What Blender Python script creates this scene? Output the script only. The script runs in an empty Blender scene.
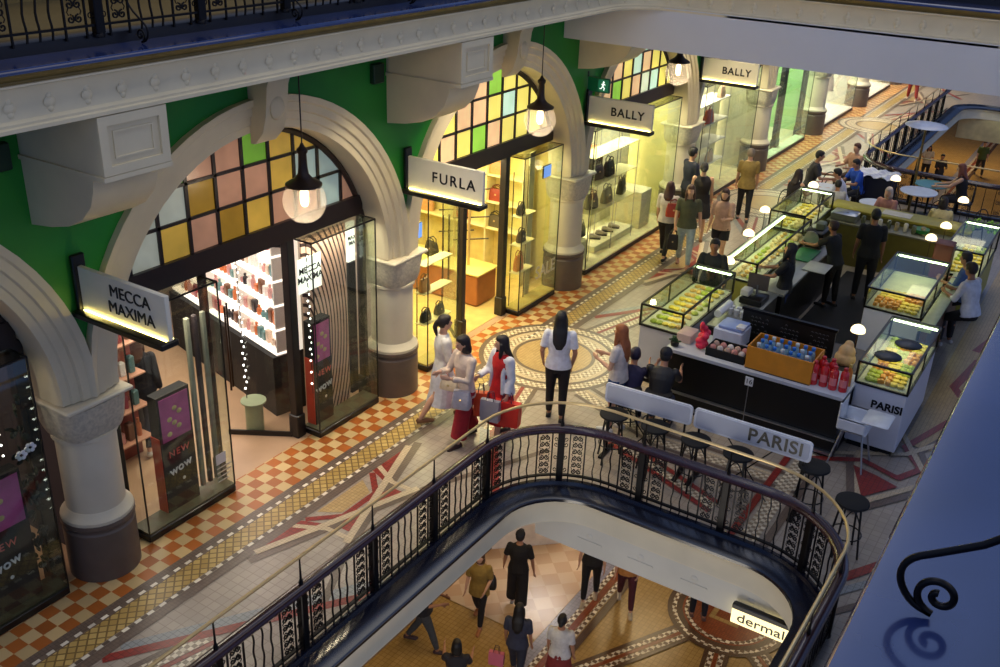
import bpy, math, random
from math import sin, cos, pi, radians, sqrt, atan2
from mathutils import Vector, Matrix, Euler
from mathutils.geometry import tessellate_polygon

SC = bpy.context.scene
COL = SC.collection
rnd = random.Random(7)

# ------------------------------------------------------------------ helpers
def lin(c):
    return tuple(((v/255)/12.92 if v/255 <= .04045 else ((v/255+.055)/1.055)**2.4) for v in c)

class MB:
    """collects geometry, build() links it as one mesh object"""
    def __init__(s): s.v = []; s.f = []; s.mi = []; s.m = 0
    def add(s, vs, fs):
        n = len(s.v); s.v += [tuple(a) for a in vs]
        for f in fs: s.f.append([i+n for i in f]); s.mi.append(s.m)
        return s
    def box(s, x0, x1, y0, y1, z0, z1):
        if x0 > x1: x0, x1 = x1, x0
        if y0 > y1: y0, y1 = y1, y0
        if z0 > z1: z0, z1 = z1, z0
        return s.add([(x0,y0,z0),(x1,y0,z0),(x1,y1,z0),(x0,y1,z0),(x0,y0,z1),(x1,y0,z1),(x1,y1,z1),(x0,y1,z1)],
              [(0,3,2,1),(4,5,6,7),(0,1,5,4),(1,2,6,5),(2,3,7,6),(3,0,4,7)])
    def rbox(s, c, sz, b=.01, rz=0):
        """box with chamfered edges, centre c, size sz, turned rz"""
        hx, hy, hz = sz[0]/2, sz[1]/2, sz[2]/2
        b = min(b, hx*.9, hy*.9, hz*.9)
        R = Matrix.Rotation(rz, 3, 'Z'); c = Vector(c)
        def ring(x, y, z):
            e = b
            p = [(-x+e,-y),(x-e,-y),(x,-y+e),(x,y-e),(x-e,y),(-x+e,y),(-x,y-e),(-x,-y+e)]
            return [R@Vector((a, q, z))+c for a, q in p]
        rings = [ring(hx-b,hy-b,-hz), ring(hx,hy,-hz+b), ring(hx,hy,hz-b), ring(hx-b,hy-b,hz)]
        return s.rings(rings)
    def rings(s, rings, caps=True, closed=False):
        n = len(rings[0]); vs = [p for r in rings for p in r]; fs = []
        m = len(rings)
        for i in range(m if closed else m-1):
            j = (i+1) % m
            for k in range(n):
                k2 = (k+1) % n
                fs.append((i*n+k, i*n+k2, j*n+k2, j*n+k))
        if caps and not closed:
            fs.append(tuple(reversed(range(n)))); fs.append(tuple((m-1)*n+k for k in range(n)))
        return s.add(vs, fs)
    def tube(s, pts, r, n=6, closed=False, up=None):
        pts = [Vector(p) for p in pts]; m = len(pts)
        rr = r if isinstance(r, (list, tuple)) else [r]*m
        out = []; last = None
        for i, p in enumerate(pts):
            if closed: t = pts[(i+1) % m]-pts[i-1]
            else: t = pts[min(i+1, m-1)]-pts[max(i-1, 0)]
            if t.length < 1e-9: t = Vector((0,0,1))
            t.normalize()
            if last is None:
                a = Vector((0,0,1)) if abs(t.z) < .9 else Vector((1,0,0))
                u = t.cross(a).normalized()
            else:
                u = last-t*last.dot(t)
                u = u.normalized() if u.length > 1e-6 else t.orthogonal().normalized()
            last = u; w = t.cross(u)
            out.append([p+(u*cos(2*pi*k/n+pi/n)+w*sin(2*pi*k/n+pi/n))*rr[i] for k in range(n)])
        return s.rings(out, closed=closed)
    def cyl(s, p0, p1, r0, r1=None, n=12):
        return s.tube([p0, p1], [r0, r0 if r1 is None else r1], n)
    def lathe(s, prof, c=(0,0,0), n=20, a0=0, a1=2*pi):
        full = abs(a1-a0-2*pi) < 1e-6
        out = [[(c[0]+r*cos(a0+(a1-a0)*k/(n if full else n-1)), c[1]+r*sin(a0+(a1-a0)*k/(n if full else n-1)), c[2]+z) for k in range(n)] for r, z in prof]
        return s.rings(out)
    def ell(s, c, r, n=14, m=8, R=None):
        c = Vector(c); vs = []; 
        R = R or Matrix.Identity(3)
        rings = []
        for i in range(m+1):
            t = pi*(i+.02)/(m+.04) if 0 < i < m else (.06 if i == 0 else pi-.06)
            rings.append([R@Vector((r[0]*sin(t)*cos(2*pi*k/n), r[1]*sin(t)*sin(2*pi*k/n), -r[2]*cos(t)))+c for k in range(n)])
        return s.rings(rings)
    def prism(s, poly, h0, h1, ax='z', holes=()):
        """2-D polygon (with holes) extruded along ax between h0 and h1"""
        def P(p, h): return {'z': (p[0], p[1], h), 'x': (h, p[0], p[1]), 'y': (p[0], h, p[1])}[ax]
        loops = [list(poly)]+[list(h) for h in holes]
        flat = [p for l in loops for p in l]; n = len(flat)
        tris = tessellate_polygon([[Vector((p[0], p[1], 0)) for p in l] for l in loops])
        vs = [P(p, h0) for p in flat]+[P(p, h1) for p in flat]
        fs = [tuple(t) for t in tris]+[tuple(i+n for i in reversed(t)) for t in tris]
        k = 0
        for l in loops:
            m = len(l)
            for i in range(m):
                j = (i+1) % m
                fs.append((k+i, k+j, k+j+n, k+i+n))
            k += m
        return s.add(vs, fs)
    def flat(s, poly, z, holes=()):
        loops = [list(poly)]+[list(h) for h in holes]
        flat = [p for l in loops for p in l]
        tris = tessellate_polygon([[Vector((p[0], p[1], 0)) for p in l] for l in loops])
        fs = []
        for t in tris:
            a, b, c = [flat[i] for i in t]
            if (b[0]-a[0])*(c[1]-a[1])-(b[1]-a[1])*(c[0]-a[0]) < 0: t = t[::-1]
            fs.append(tuple(t))
        return s.add([(p[0], p[1], z) for p in flat], fs)
    def sweep(s, path, prof, closed_prof=True, caps=True):
        """profile points (u, z) carried along a 2-D path; u is measured to the right of travel"""
        out = []
        m = len(path)
        for i, p in enumerate(path):
            a = Vector(path[max(i-1, 0)]); b = Vector(path[min(i+1, m-1)]); c = Vector(p)
            d1 = (c-a); d2 = (b-c)
            t = ((d1.normalized() if d1.length > 1e-9 else Vector((0,0)))+(d2.normalized() if d2.length > 1e-9 else Vector((0,0)))).normalized()
            nrm = Vector((t.y, -t.x))
            out.append([(c.x+nrm.x*u, c.y+nrm.y*u, z) for u, z in prof])
        return s.rings(out, caps=caps)
    def build(s, name, mats, parent=None, smooth=40, loc=None, rot=None):
        me = bpy.data.meshes.new(name)
        me.from_pydata(s.v, [], s.f)
        if not isinstance(mats, (list, tuple)): mats = [mats]
        for m in mats: me.materials.append(m)
        if len(mats) > 1: me.polygons.foreach_set('material_index', s.mi)
        fix_normals(me)
        if smooth:
            me.shade_smooth(); me.set_sharp_from_angle(angle=radians(smooth))
        me.update()
        return obj(name, me, parent, loc, rot)

import bmesh
def fix_normals(me):
    bm = bmesh.new(); bm.from_mesh(me)
    bmesh.ops.recalc_face_normals(bm, faces=bm.faces[:])
    bm.to_mesh(me); bm.free()

def obj(name, data, parent=None, loc=None, rot=None):
    o = bpy.data.objects.new(name, data); COL.objects.link(o)
    if parent: o.parent = parent
    if loc is not None: o.location = loc
    if rot is not None: o.rotation_euler = rot
    return o
def tag(o, label=None, cat=None, group=None, kind=None):
    if label: o['label'] = label
    if cat: o['category'] = cat
    if group: o['group'] = group
    if kind: o['kind'] = kind
    return o
def thing(name, label, cat, loc=(0,0,0), rz=0, group=None):
    return tag(obj(name, None, None, loc, (0,0,rz)), label, cat, group)
def S(o): o['kind'] = 'structure'; return o
def dup(root, loc, rz=None, label=None, group=None):
    c = root.copy(); COL.objects.link(c); c.location = loc
    if rz is not None: c.rotation_euler = (0,0,rz)
    if label: c['label'] = label
    if group: c['group'] = group
    for ch in list(root.children):
        d = ch.copy(); COL.objects.link(d); d.parent = c
        for g in list(ch.children):
            e = g.copy(); COL.objects.link(e); e.parent = d
    return c

# ------------------------------------------------------------------ materials
MC = {}
def M(name, rgb, rough=.6, metal=0, var=.1, scale=6, bump=0, spec=.5, coat=0):
    if name in MC: return MC[name]
    m = bpy.data.materials.new(name); m.use_nodes = True
    nt = m.node_tree; b = nt.nodes['Principled BSDF']
    c = lin(rgb)
    tc = nt.nodes.new('ShaderNodeTexCoord'); nz = nt.nodes.new('ShaderNodeTexNoise')
    nz.inputs['Scale'].default_value = scale; nz.inputs['Detail'].default_value = 4
    nt.links.new(tc.outputs['Object'], nz.inputs['Vector'])
    r = nt.nodes.new('ShaderNodeValToRGB')
    r.color_ramp.elements[0].position = .3; r.color_ramp.elements[1].position = .7
    r.color_ramp.elements[0].color = (*[v*(1-var) for v in c], 1)
    r.color_ramp.elements[1].color = (*[min(1, v*(1+var)) for v in c], 1)
    nt.links.new(nz.outputs['Fac'], r.inputs['Fac']); nt.links.new(r.outputs['Color'], b.inputs['Base Color'])
    b.inputs['Roughness'].default_value = rough; b.inputs['Metallic'].default_value = metal
    b.inputs['Specular IOR Level'].default_value = spec
    b.inputs['Coat Weight'].default_value = coat
    if bump:
        bp = nt.nodes.new('ShaderNodeBump'); bp.inputs['Strength'].default_value = bump; bp.inputs['Distance'].default_value = .01
        n2 = nt.nodes.new('ShaderNodeTexNoise'); n2.inputs['Scale'].default_value = scale*8
        nt.links.new(tc.outputs['Object'], n2.inputs['Vector'])
        nt.links.new(n2.outputs['Fac'], bp.inputs['Height']); nt.links.new(bp.outputs['Normal'], b.inputs['Normal'])
    MC[name] = m
    return m
def EM(name, rgb, s):
    if name in MC: return MC[name]
    m = bpy.data.materials.new(name); m.use_nodes = True
    b = m.node_tree.nodes['Principled BSDF']
    b.inputs['Base Color'].default_value = (*[v*.6 for v in lin(rgb)], 1)
    b.inputs['Emission Color'].default_value = (*lin(rgb), 1); b.inputs['Emission Strength'].default_value = s
    MC[name] = m; return m
def GLASS(name, tint=(235,245,240), refl=.06, tr=.96):
    if name in MC: return MC[name]
    m = bpy.data.materials.new(name); m.use_nodes = True; nt = m.node_tree
    for n in list(nt.nodes): nt.nodes.remove(n)
    out = nt.nodes.new('ShaderNodeOutputMaterial'); mix = nt.nodes.new('ShaderNodeMixShader')
    t = nt.nodes.new('ShaderNodeBsdfTransparent'); g = nt.nodes.new('ShaderNodeBsdfGlossy'); lw = nt.nodes.new('ShaderNodeLayerWeight')
    lw.inputs['Blend'].default_value = .5
    t.inputs['Color'].default_value = (*[v*tr for v in lin(tint)], 1); g.inputs['Roughness'].default_value = .03
    g.inputs['Color'].default_value = (.9,.95,.95,1)
    pw = nt.nodes.new('ShaderNodeMath'); pw.operation = 'POWER'; pw.inputs[1].default_value = 4
    mu = nt.nodes.new('ShaderNodeMath'); mu.operation = 'MULTIPLY_ADD'; mu.inputs[1].default_value = .5; mu.inputs[2].default_value = refl*.5
    nt.links.new(lw.outputs['Facing'], pw.inputs[0]); nt.links.new(pw.outputs[0], mu.inputs[0])
    nt.links.new(mu.outputs[0], mix.inputs[0]); nt.links.new(t.outputs[0], mix.inputs[1]); nt.links.new(g.outputs[0], mix.inputs[2])
    nt.links.new(mix.outputs[0], out.inputs[0]); MC[name] = m; return m

def nodes_mat(name, rough=.5):
    m = bpy.data.materials.new(name); m.use_nodes = True; nt = m.node_tree
    b = nt.nodes['Principled BSDF']; b.inputs['Roughness'].default_value = rough
    tc = nt.nodes.new('ShaderNodeTexCoord'); MC[name] = m
    return m, nt, b, tc
def mosaic(name, c1, c2, grout, size, rough=.35, ang=0, mortar=.06, big=None):
    """small tiles laid in a grid, Object coordinates (object origin at the world origin)"""
    m, nt, b, tc = nodes_mat(name, rough)
    mp = nt.nodes.new('ShaderNodeMapping'); mp.inputs['Rotation'].default_value = (0,0,ang)
    nt.links.new(tc.outputs['Object'], mp.inputs['Vector'])
    br = nt.nodes.new('ShaderNodeTexBrick'); br.offset = 0; br.squash = 1
    br.inputs['Scale'].default_value = 1; br.inputs['Brick Width'].default_value = size; br.inputs['Row Height'].default_value = size
    br.inputs['Mortar Size'].default_value = size*mortar; br.inputs['Mortar Smooth'].default_value = .3; br.inputs['Bias'].default_value = 0
    br.inputs['Color1'].default_value = (*lin(c1), 1); br.inputs['Color2'].default_value = (*lin(c2), 1); br.inputs['Mortar'].default_value = (*lin(grout), 1)
    nt.links.new(mp.outputs[0], br.inputs['Vector'])
    nz = nt.nodes.new('ShaderNodeTexNoise'); nz.inputs['Scale'].default_value = 1.7; nz.inputs['Detail'].default_value = 5
    nt.links.new(tc.outputs['Object'], nz.inputs['Vector'])
    mr = nt.nodes.new('ShaderNodeMapRange'); mr.inputs[3].default_value = .82; mr.inputs[4].default_value = 1.12
    nt.links.new(nz.outputs['Fac'], mr.inputs[0])
    mx = nt.nodes.new('ShaderNodeVectorMath'); mx.operation = 'SCALE'
    nt.links.new(br.outputs['Color'], mx.inputs[0]); nt.links.new(mr.outputs[0], mx.inputs['Scale'])
    nt.links.new(mx.outputs[0], b.inputs['Base Color'])
    return m
def checker(name, c1, c2, size, off=(0,0), rough=.35, ang=0, jitter=.25, sx=1):
    m, nt, b, tc = nodes_mat(name, rough)
    mp = nt.nodes.new('ShaderNodeMapping'); mp.inputs['Location'].default_value = (off[0]/size, off[1]/size, .5)
    mp.inputs['Scale'].default_value = (sx/size, 1/size, 0); mp.inputs['Rotation'].default_value = (0,0,ang)
    nt.links.new(tc.outputs['Object'], mp.inputs['Vector'])
    ck = nt.nodes.new('ShaderNodeTexChecker'); ck.inputs['Scale'].default_value = 1
    ck.inputs['Color1'].default_value = (*lin(c1), 1); ck.inputs['Color2'].default_value = (*lin(c2), 1)
    nt.links.new(mp.outputs[0], ck.inputs['Vector'])
    fl = nt.nodes.new('ShaderNodeVectorMath'); fl.operation = 'FLOOR'; nt.links.new(mp.outputs[0], fl.inputs[0])
    wn = nt.nodes.new('ShaderNodeTexWhiteNoise'); wn.noise_dimensions = '3D'; nt.links.new(fl.outputs[0], wn.inputs['Vector'])
    mr = nt.nodes.new('ShaderNodeMapRange'); mr.inputs[3].default_value = 1-jitter; mr.inputs[4].default_value = 1+jitter*.6
    nt.links.new(wn.outputs['Value'], mr.inputs[0])
    mx = nt.nodes.new('ShaderNodeVectorMath'); mx.operation = 'SCALE'
    nt.links.new(ck.outputs['Color'], mx.inputs[0]); nt.links.new(mr.outputs[0], mx.inputs['Scale'])
    nt.links.new(mx.outputs[0], b.inputs['Base Color'])
    return m

cream   = M('cream_plaster', (216,202,168), .55, var=.05, scale=3)
cream2  = M('cream_render', (212,202,176), .6, var=.06, scale=2, bump=.15)
carved  = M('carved_plaster', (205,196,172), .6, var=.18, scale=26, bump=1.0)
green   = M('green_paint', (26,128,38), .6, var=.07, scale=3)
greend  = M('dark_green_box', (14,48,28), .5)
brownb  = M('brown_column_base', (98,86,78), .4, var=.08)
iron    = M('black_wrought_iron', (16,14,16), .4, .6, var=.2)
ironnavy= M('navy_paint', (13,16,32), .2, var=.12, scale=2, spec=.8)
handwood= M('dark_mahogany', (52,26,28), .22, var=.25, scale=9, coat=.4)
brass   = M('brass', (208,182,130), .35, .6, var=.1)
goldm   = M('olive_gold_moulding', (118,98,48), .5, var=.15)
black   = M('black_paint', (14,13,13), .35, var=.2)
blackm  = M('black_matte', (18,17,18), .8, var=.2)
dark    = M('charcoal', (38,36,38), .5)
white   = M('white_laminate', (226,226,226), .35, var=.03)
offw    = M('off_white', (214,210,200), .5, var=.04)
lgrey   = M('light_grey_panel', (176,180,188), .5, var=.04)
grey    = M('mid_grey', (120,122,126), .5)
beigef  = M('beige_stone_floor', (184,152,120), .35, var=.08, scale=2)
steel   = M('stainless_steel', (170,172,175), .3, .9)
glass   = GLASS('clear_glass', (252,254,252), .06, .99)
glassg  = GLASS('greenish_glass', (249,253,249), .09, .99)
wood    = M('honey_wood', (196,132,52), .45, var=.18, scale=12)
woodd   = M('dark_wood', (84,52,34), .45, var=.2, scale=12)
olive   = M('olive_wood_top', (150,140,44), .45, var=.15, scale=7)
brownw  = M('tan_leather', (160,98,52), .45)

# ------------------------------------------------------------------ people
def soft(mb, voxel, it=2):
    me = bpy.data.meshes.new('tmp'); me.from_pydata(mb.v, [], mb.f); fix_normals(me)
    o = bpy.data.objects.new('tmp', me); COL.objects.link(o)
    r = o.modifiers.new('r', 'REMESH'); r.mode = 'VOXEL'; r.voxel_size = voxel
    s = o.modifiers.new('s', 'SMOOTH'); s.factor = .5; s.iterations = it
    dg = bpy.context.evaluated_depsgraph_get()
    out = bpy.data.meshes.new_from_object(o.evaluated_get(dg))
    bpy.data.objects.remove(o); bpy.data.meshes.remove(me)
    out.shade_smooth()
    return out
def cap(mb, pts, rr, n=10):
    pts = [Vector(p) for p in pts]
    mb.tube(pts, rr, n)
    for p, r in zip(pts, rr): mb.ell(p, (r, r, r), n, 6)
def ering(c, rx, ry, up, n=16, side=Vector((1,0,0))):
    up = up.normalized(); side = (side-up*side.dot(up)).normalized(); f = up.cross(side)
    return [c+side*rx*cos(2*pi*k/n)+f*ry*sin(2*pi*k/n) for k in range(n)]

SKINS = {'light': (206,160,132), 'mid': (176,126,96), 'tan': (150,104,76), 'dark': (104,70,52)}
def skel(h, lean=0, legs=((0,0,3),(0,0,3)), arms=((5,8,15,0),(5,8,15,0)), twist=0):
    J = {}
    up = Vector((0, sin(radians(lean)), cos(radians(lean))))
    J['up'] = up; hip = Vector((0,0,0)); J['hip'] = hip
    sd = Vector((cos(radians(twist)), sin(radians(twist)), 0)); J['sd'] = sd
    J['sp'] = lambda f: hip+up*h*(f-.52)
    J['neck'] = hip+up*h*.32
    for i, s in ((0,-1),(1,1)):
        a, k, o = legs[i]; a, k, o = radians(a), radians(k), radians(o)
        hp = hip+Vector((s*.052*h, 0, 0))
        kn = hp+Vector((s*sin(o), sin(a)*cos(o), -cos(a)*cos(o)))*.235*h
        an = kn+Vector((s*sin(o)*.3, sin(a-k), -cos(a-k))).normalized()*.235*h
        J['leg%d' % i] = (hp, kn, an)
        fd, ot, el, inn = [radians(x) for x in arms[i]]
        sh = hip+up*h*.288+sd*s*.102*h
        e = sh+Vector((s*sin(ot), sin(fd)*cos(ot), -cos(fd)*cos(ot)))*.165*h
        d = Vector((s*(sin(ot)*.5-sin(inn)), sin(fd+el), -cos(fd+el))).normalized()
        w = e+d*.145*h
        J['arm%d' % i] = (sh, e, w, d)
    low = min(J['leg0'][2].z, J['leg1'][2].z)
    J['drop'] = -low+.045*h
    return J
TORSO = [(.455,.060,.052),(.49,.088,.062),(.52,.098,.066),(.56,.092,.062),(.62,.076,.053),(.68,.083,.058),(.73,.092,.063),(.78,.096,.056),(.815,.085,.047),(.84,.042,.038)]
def person(label, x, y, z=0, yaw=0, h=1.62, lean=0, legs=((6,2,2),(-6,6,2)), arms=((5,8,15,0),(5,8,15,0)), head=(0,0), skin='light',
           hair=('short', (30,22,20)), top=((200,200,200), 1, 0), bottom=('trousers', (30,30,34)), shoes=(30,28,28), lift=0, vox=None, slim=1.0, twist=0, group=None, legc=None, sm=True):
    """x, y: where it stands; lift: height of the lowest foot above z"""
    near = vox is None; vox = vox or .011
    J = skel(h, lean, legs, arms, twist)
    up = J['up']; sp = J['sp']; sd = J['sd']; base = z+J['drop']+lift
    mb = MB()
    mb.rings([ering(sp(f), rx*h*slim, ry*h*slim, up, side=sd) for f, rx, ry in TORSO])
    nk = J['neck']; R = Euler((radians(-head[1]), 0, radians(head[0])), 'XYZ').to_matrix()@Matrix.Rotation(radians(-lean*.6), 3, 'X')
    hc = nk+up*.03*h+R@Vector((0, .012*h, .066*h))
    cap(mb, [nk-up*.02*h, hc-R@Vector((0,.008*h,.03*h))], [.033*h*slim, .03*h])
    mb.ell(hc, (.045*h, .055*h, .064*h), 18, 12, R)
    mb.ell(hc+R@Vector((0,.022*h,-.038*h)), (.03*h,.028*h,.026*h), 12, 8, R)
    mb.ell(hc+R@Vector((0,.056*h,-.008*h)), (.009*h,.013*h,.015*h), 8, 6, R)
    for s in (-1, 1): mb.ell(hc+R@Vector((s*.046*h,-.002*h,-.004*h)), (.006*h,.012*h,.018*h), 8, 6, R)
    for i, s in ((0,-1),(1,1)):
        hp, kn, an = J['leg%d' % i]; q = slim
        mid = (kn*.65+an*.35)-Vector((0,.006*h,0))
        cap(mb, [hp, hp*.5+kn*.5, kn, mid, an], [.056*h*q, .046*h*q, .033*h, .031*h, .02*h])
        cap(mb, [an+Vector((0,-.02*h,-.03*h)), an+Vector((0,.05*h,-.033*h)), an+Vector((s*.008*h,.095*h,-.037*h))], [.02*h,.02*h,.014*h], 8)
        sh, e, w, d = J['arm%d' % i]
        cap(mb, [sh, sh*.5+e*.5, e, e*.6+w*.4, w], [.031*h*q, .027*h*q, .022*h, .021*h, .014*h], 10)
        # hand: palm, four fingers, thumb
        side = d.cross(Vector((s,0,0)))
        side = side.normalized() if side.length > .1 else Vector((0,1,0))
        nrm = d.cross(side).normalized()*(s)      # palm faces the thigh
        pc = w+d*.028*h
        Rm = Matrix((side, nrm, d)).transposed()
        mb.ell(pc, (.022*h, .011*h, .034*h), 10, 8, Rm)
        for k in range(4):
            b0 = w+d*.052*h+side*(.017-.0112*k)*h
            ln = (.038,.044,.041,.033)[k]*h
            cu = -nrm*s*0
            b1 = b0+d*ln*.55-nrm*.004*h; b2 = b1+d*ln*.4-nrm*.012*h
            mb.tube([b0-d*.01*h, b1, b2], [.0058*h,.0052*h,.0045*h], 6)
        t0 = w+d*.02*h+side*.016*h
        mb.tube([t0, t0+side*.018*h+d*.014*h, t0+side*.024*h+d*.034*h-nrm*.004*h], [.0075*h,.0065*h,.005*h], 6)
    me = soft(mb, vox if near else vox, 2)
    me.materials.append(M('skin_'+skin, SKINS[skin], .5, var=.06, scale=20))
    root = tag(obj('person', me, None, (x, y, base), (0,0,radians(yaw))), label, 'person', group)
    def part(name, mb_, rgb, it=1, rough=.8, v=None):
        m_ = soft(mb_, v or vox*1.05, it)
        key = 'cloth_%d_%d_%d' % rgb
        m_.materials.append(M(key, rgb, rough, var=.14, scale=14, bump=.25))
        return obj(name, m_, root)
    # face
    if near:
        for s in (-1, 1):
            e_ = MB().ell(hc+R@Vector((s*.019*h,.0515*h,.006*h)), (.0062*h,.004*h,.0042*h), 8, 6, R)
            e_.build('eye', M('eye_dark', (28,20,18), .2), root)
        MB().ell(hc+R@Vector((0,.0505*h,-.034*h)), (.014*h,.005*h,.0042*h), 8, 6, R).build('mouth', M('lips', (164,80,76), .4), root)
    # hair
    st, hrgb = hair
    if st != 'none':
        hb = MB()
        if st in ('cap',):
            hb.ell(hc+R@Vector((0,-.012*h,-.004*h)), (.049*h,.05*h,.052*h), 14, 10, R)
        else:
            hb.ell(hc+R@Vector((0,-.010*h,.013*h)), (.052*h,.056*h,.064*h), 16, 10, R)
            hb.ell(hc+R@Vector((0,.012*h,.042*h)), (.042*h,.042*h,.03*h), 12, 8, R)
        def strand(pts, rx, ry):
            hb.rings([ering(hc+R@Vector(p[:3])*h, rx_*h, ry_*h, Vector((0,0,1)), 12, sd) for p, rx_, ry_ in zip(pts, rx, ry)])
        if st == 'bob':
            strand([(0,-.014,.0),(0,-.016,-.05),(0,-.018,-.085)], [.054,.058,.05], [.05,.05,.042])
        if st in ('long', 'longer'):
            L = .15 if st == 'long' else .24
            strand([(0,-.018,.01),(0,-.03,-.05),(0,-.056,-.1),(0,-.072,-L*.8),(0,-.074,-L-.01)], [.052,.058,.064,.058,.03], [.045,.038,.03,.024,.012])
            for s in (-1,1):
                strand([(s*.043,.006,.01),(s*.048,.012,-.05),(s*.046,.02,-.1),(s*.04,.02,-.14)], [.012,.014,.013,.006], [.028,.024,.02,.01])
        if st == 'pony':
            hb.ell(hc+R@Vector((0,-.066,.012))*h, (.018*h,.02*h,.018*h), 10, 8)
            strand([(0,-.075,.01),(0,-.084,-.03),(0,-.075,-.08),(0,-.068,-.115)], [.014,.024,.02,.007], [.014,.02,.016,.006])
        if st == 'bun':
            hb.ell(hc+R@Vector((0,-.062,-.012))*h, (.026*h,.026*h,.026*h), 10, 8)
        if st == 'bald': hb = None
        if hb: 
            hm = part('hair', hb, tuple(hrgb), 1, .55)
        if st == 'cap':
            cb = MB(); cb.ell(hc+R@Vector((0,-.004,.024))*h, (.054*h,.062*h,.052*h), 16, 10, R)
            cb.ell(hc+R@Vector((0,.058,.03))*h, (.036*h,.04*h,.007*h), 12, 6, R)
            part('cap', cb, (24,26,36))
        if st == 'hood':
            pass
    # top
    if top:
        rgb, sl, ln = top[:3]      # sleeve: 0 none, .5 short, 1 half ... 2 full ; ln extra length below the hips (fraction of h)
        k = 1.12 if near else 1.16
        tb = MB(); lo = .50-ln
        rr = [(f, rx*k*slim+.004, ry*k*slim+.006) for f, rx, ry in TORSO if f > max(lo, .5)]
        rr = [(lo, rr[0][1]*1.04, rr[0][2]*1.08)]+rr
        rr[-1] = (.842, .05, .046)
        rr[-2] = (rr[-2][0], .094*slim+.004, .054)
        tb.rings([ering(sp(f), rx*h, ry*h, up, side=sd) for f, rx, ry in rr])
        if sl > 0:
            for i in (0,1):
                sh, e, w, d = J['arm%d' % i]
                if sl <= 1: pts = [sh, sh+(e-sh)*min(1, sl)]; rads = [.038*h*slim, .036*h*slim]
                else: pts = [sh, e, e+(w-e)*min(1, sl-1)]; rads = [.038*h*slim, .032*h*slim, .026*h*slim]
                tb.tube(pts, rads, 12); tb.ell(sh, (.037*h*slim,)*3, 12, 8)
                if sl > 1: tb.ell(e, (.031*h*slim,)*3, 12, 8)
        part(top[3] if len(top) > 3 else 'top', tb, tuple(rgb))
        if len(top) > 4:      # an open cardigan: sleeves and a back shell over the top
            cb = MB(); bk = Vector((0,-.022*h,0))
            cb.rings([ering(sp(f)+bk, rx*h*1.08, ry*h*1.02, up, side=sd) for f, rx, ry in rr[:-1]])
            for i, s in ((0,-1),(1,1)):
                sh, e, w, d = J['arm%d' % i]
                cb.tube([sh, e, e+(w-e)*.9], [.041*h, .036*h, .029*h], 12); cb.ell(sh, (.042*h,)*3, 12, 8); cb.ell(e, (.035*h,)*3, 12, 8)
                cb.tube([sh+Vector((-s*.035*h,.02*h,.01*h)), sp(.66)+Vector((s*.075*h,.045*h,0)), sp(.5)+Vector((s*.09*h,.05*h,0))], [.022*h,.02*h,.022*h], 8)
            part('cardigan', cb, tuple(top[4]))
    # bottoms
    kind, rgb = bottom[:2]
    if kind in ('trousers', 'shorts', 'jeans', 'wide'):
        pb = MB()
        pb.rings([ering(sp(f), rx*h*1.12*slim, ry*h*1.14*slim, up, side=sd) for f, rx, ry in TORSO[:4]]+[ering(sp(.59), .084*h*slim, .06*h*slim, up, side=sd)])
        for i in (0,1):
            hp, kn, an = J['leg%d' % i]
            if kind == 'shorts': pb.tube([hp, hp*.35+kn*.65], [.064*h*slim, .062*h*slim], 14)
            elif kind == 'wide': pb.tube([hp, hp*.5+kn*.5, kn, kn*.2+an*.8], [.064*h, .066*h, .066*h, .07*h], 14)
            else:
                pb.tube([hp, hp*.5+kn*.5, kn, kn*.5+an*.5, an+(kn-an)*.06], [.061*h*slim, .051*h*slim, .039*h*slim, .036*h*slim, .027*h], 14)
                pb.ell(kn, (.0385*h*slim,)*3, 12, 8)
            pb.ell(hp, (.061*h*slim,)*3, 12, 8)
        part('jeans' if kind == 'jeans' else ('shorts' if kind == 'shorts' else 'trousers'), pb, tuple(rgb))
    elif kind in ('skirt', 'dress'):
        hem = bottom[2] if len(bottom) > 2 else .25
        sb = MB()
        # direction from hips to between the knees/ankles
        kn = (J['leg0'][1]+J['leg1'][1])/2; an = (J['leg0'][2]+J['leg1'][2])/2
        pts = [sp(.62), sp(.56), sp(.51)]
        rx = [.082,.1,.112]; ry = [.06,.076,.086]
        hipc = Vector((0,0,0)); n_ = 5
        tot = .52-hem
        for q in range(1, n_+1):
            d_ = tot*q/n_*h
            L1 = (kn-hipc).length
            p = hipc+(kn-hipc)*(d_/L1) if d_ < L1 else kn+(an-kn)*min(1, (d_-L1)/((an-kn).length))
            pts.append(p); rx.append(.115+.035*q/n_); ry.append(.09+.045*q/n_)
        up2 = (pts[3]-pts[-1]).normalized()
        sb.rings([ering(p, a*h, b*h, up if q_ < 3 else (up2 if up2.length > 0 else up), 18, sd) for q_, (p, a, b) in enumerate(zip(pts, rx, ry))])
        part('skirt', sb, tuple(rgb))
    # shoes
    shb = MB()
    for i, s in ((0,-1),(1,1)):
        an = J['leg%d' % i][2]
        shb = MB()
        cap(shb, [an+Vector((0,-.022*h,-.028*h)), an+Vector((0,.05*h,-.029*h)), an+Vector((s*.008*h,.098*h,-.032*h))], [.0235*h,.0245*h,.0185*h], 8)
        shb.box(an.x-.022*h, an.x+.022*h, an.y-.04*h, an.y+.1*h, an.z-.0455*h, an.z-.03*h)
        part('shoe', shb, tuple(shoes), 1, .5)
    return root, J, base
STAND = ((3,1,2),(-3,3,2)); WALK = ((22,6,1),(-18,14,1)); WALK2 = ((-18,14,1),(22,6,1)); SIT = ((84,84,5),(80,78,5)); STOOL = ((62,66,6),(58,60,6))
REST = ((6,8,14,0),(2,8,14,0)); FRONT = ((18,8,78,28),(18,8,78,28)); TABLE = ((30,10,62,20),(26,10,66,20)); SWING = ((-14,8,12,0),(18,8,22,0))

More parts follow.
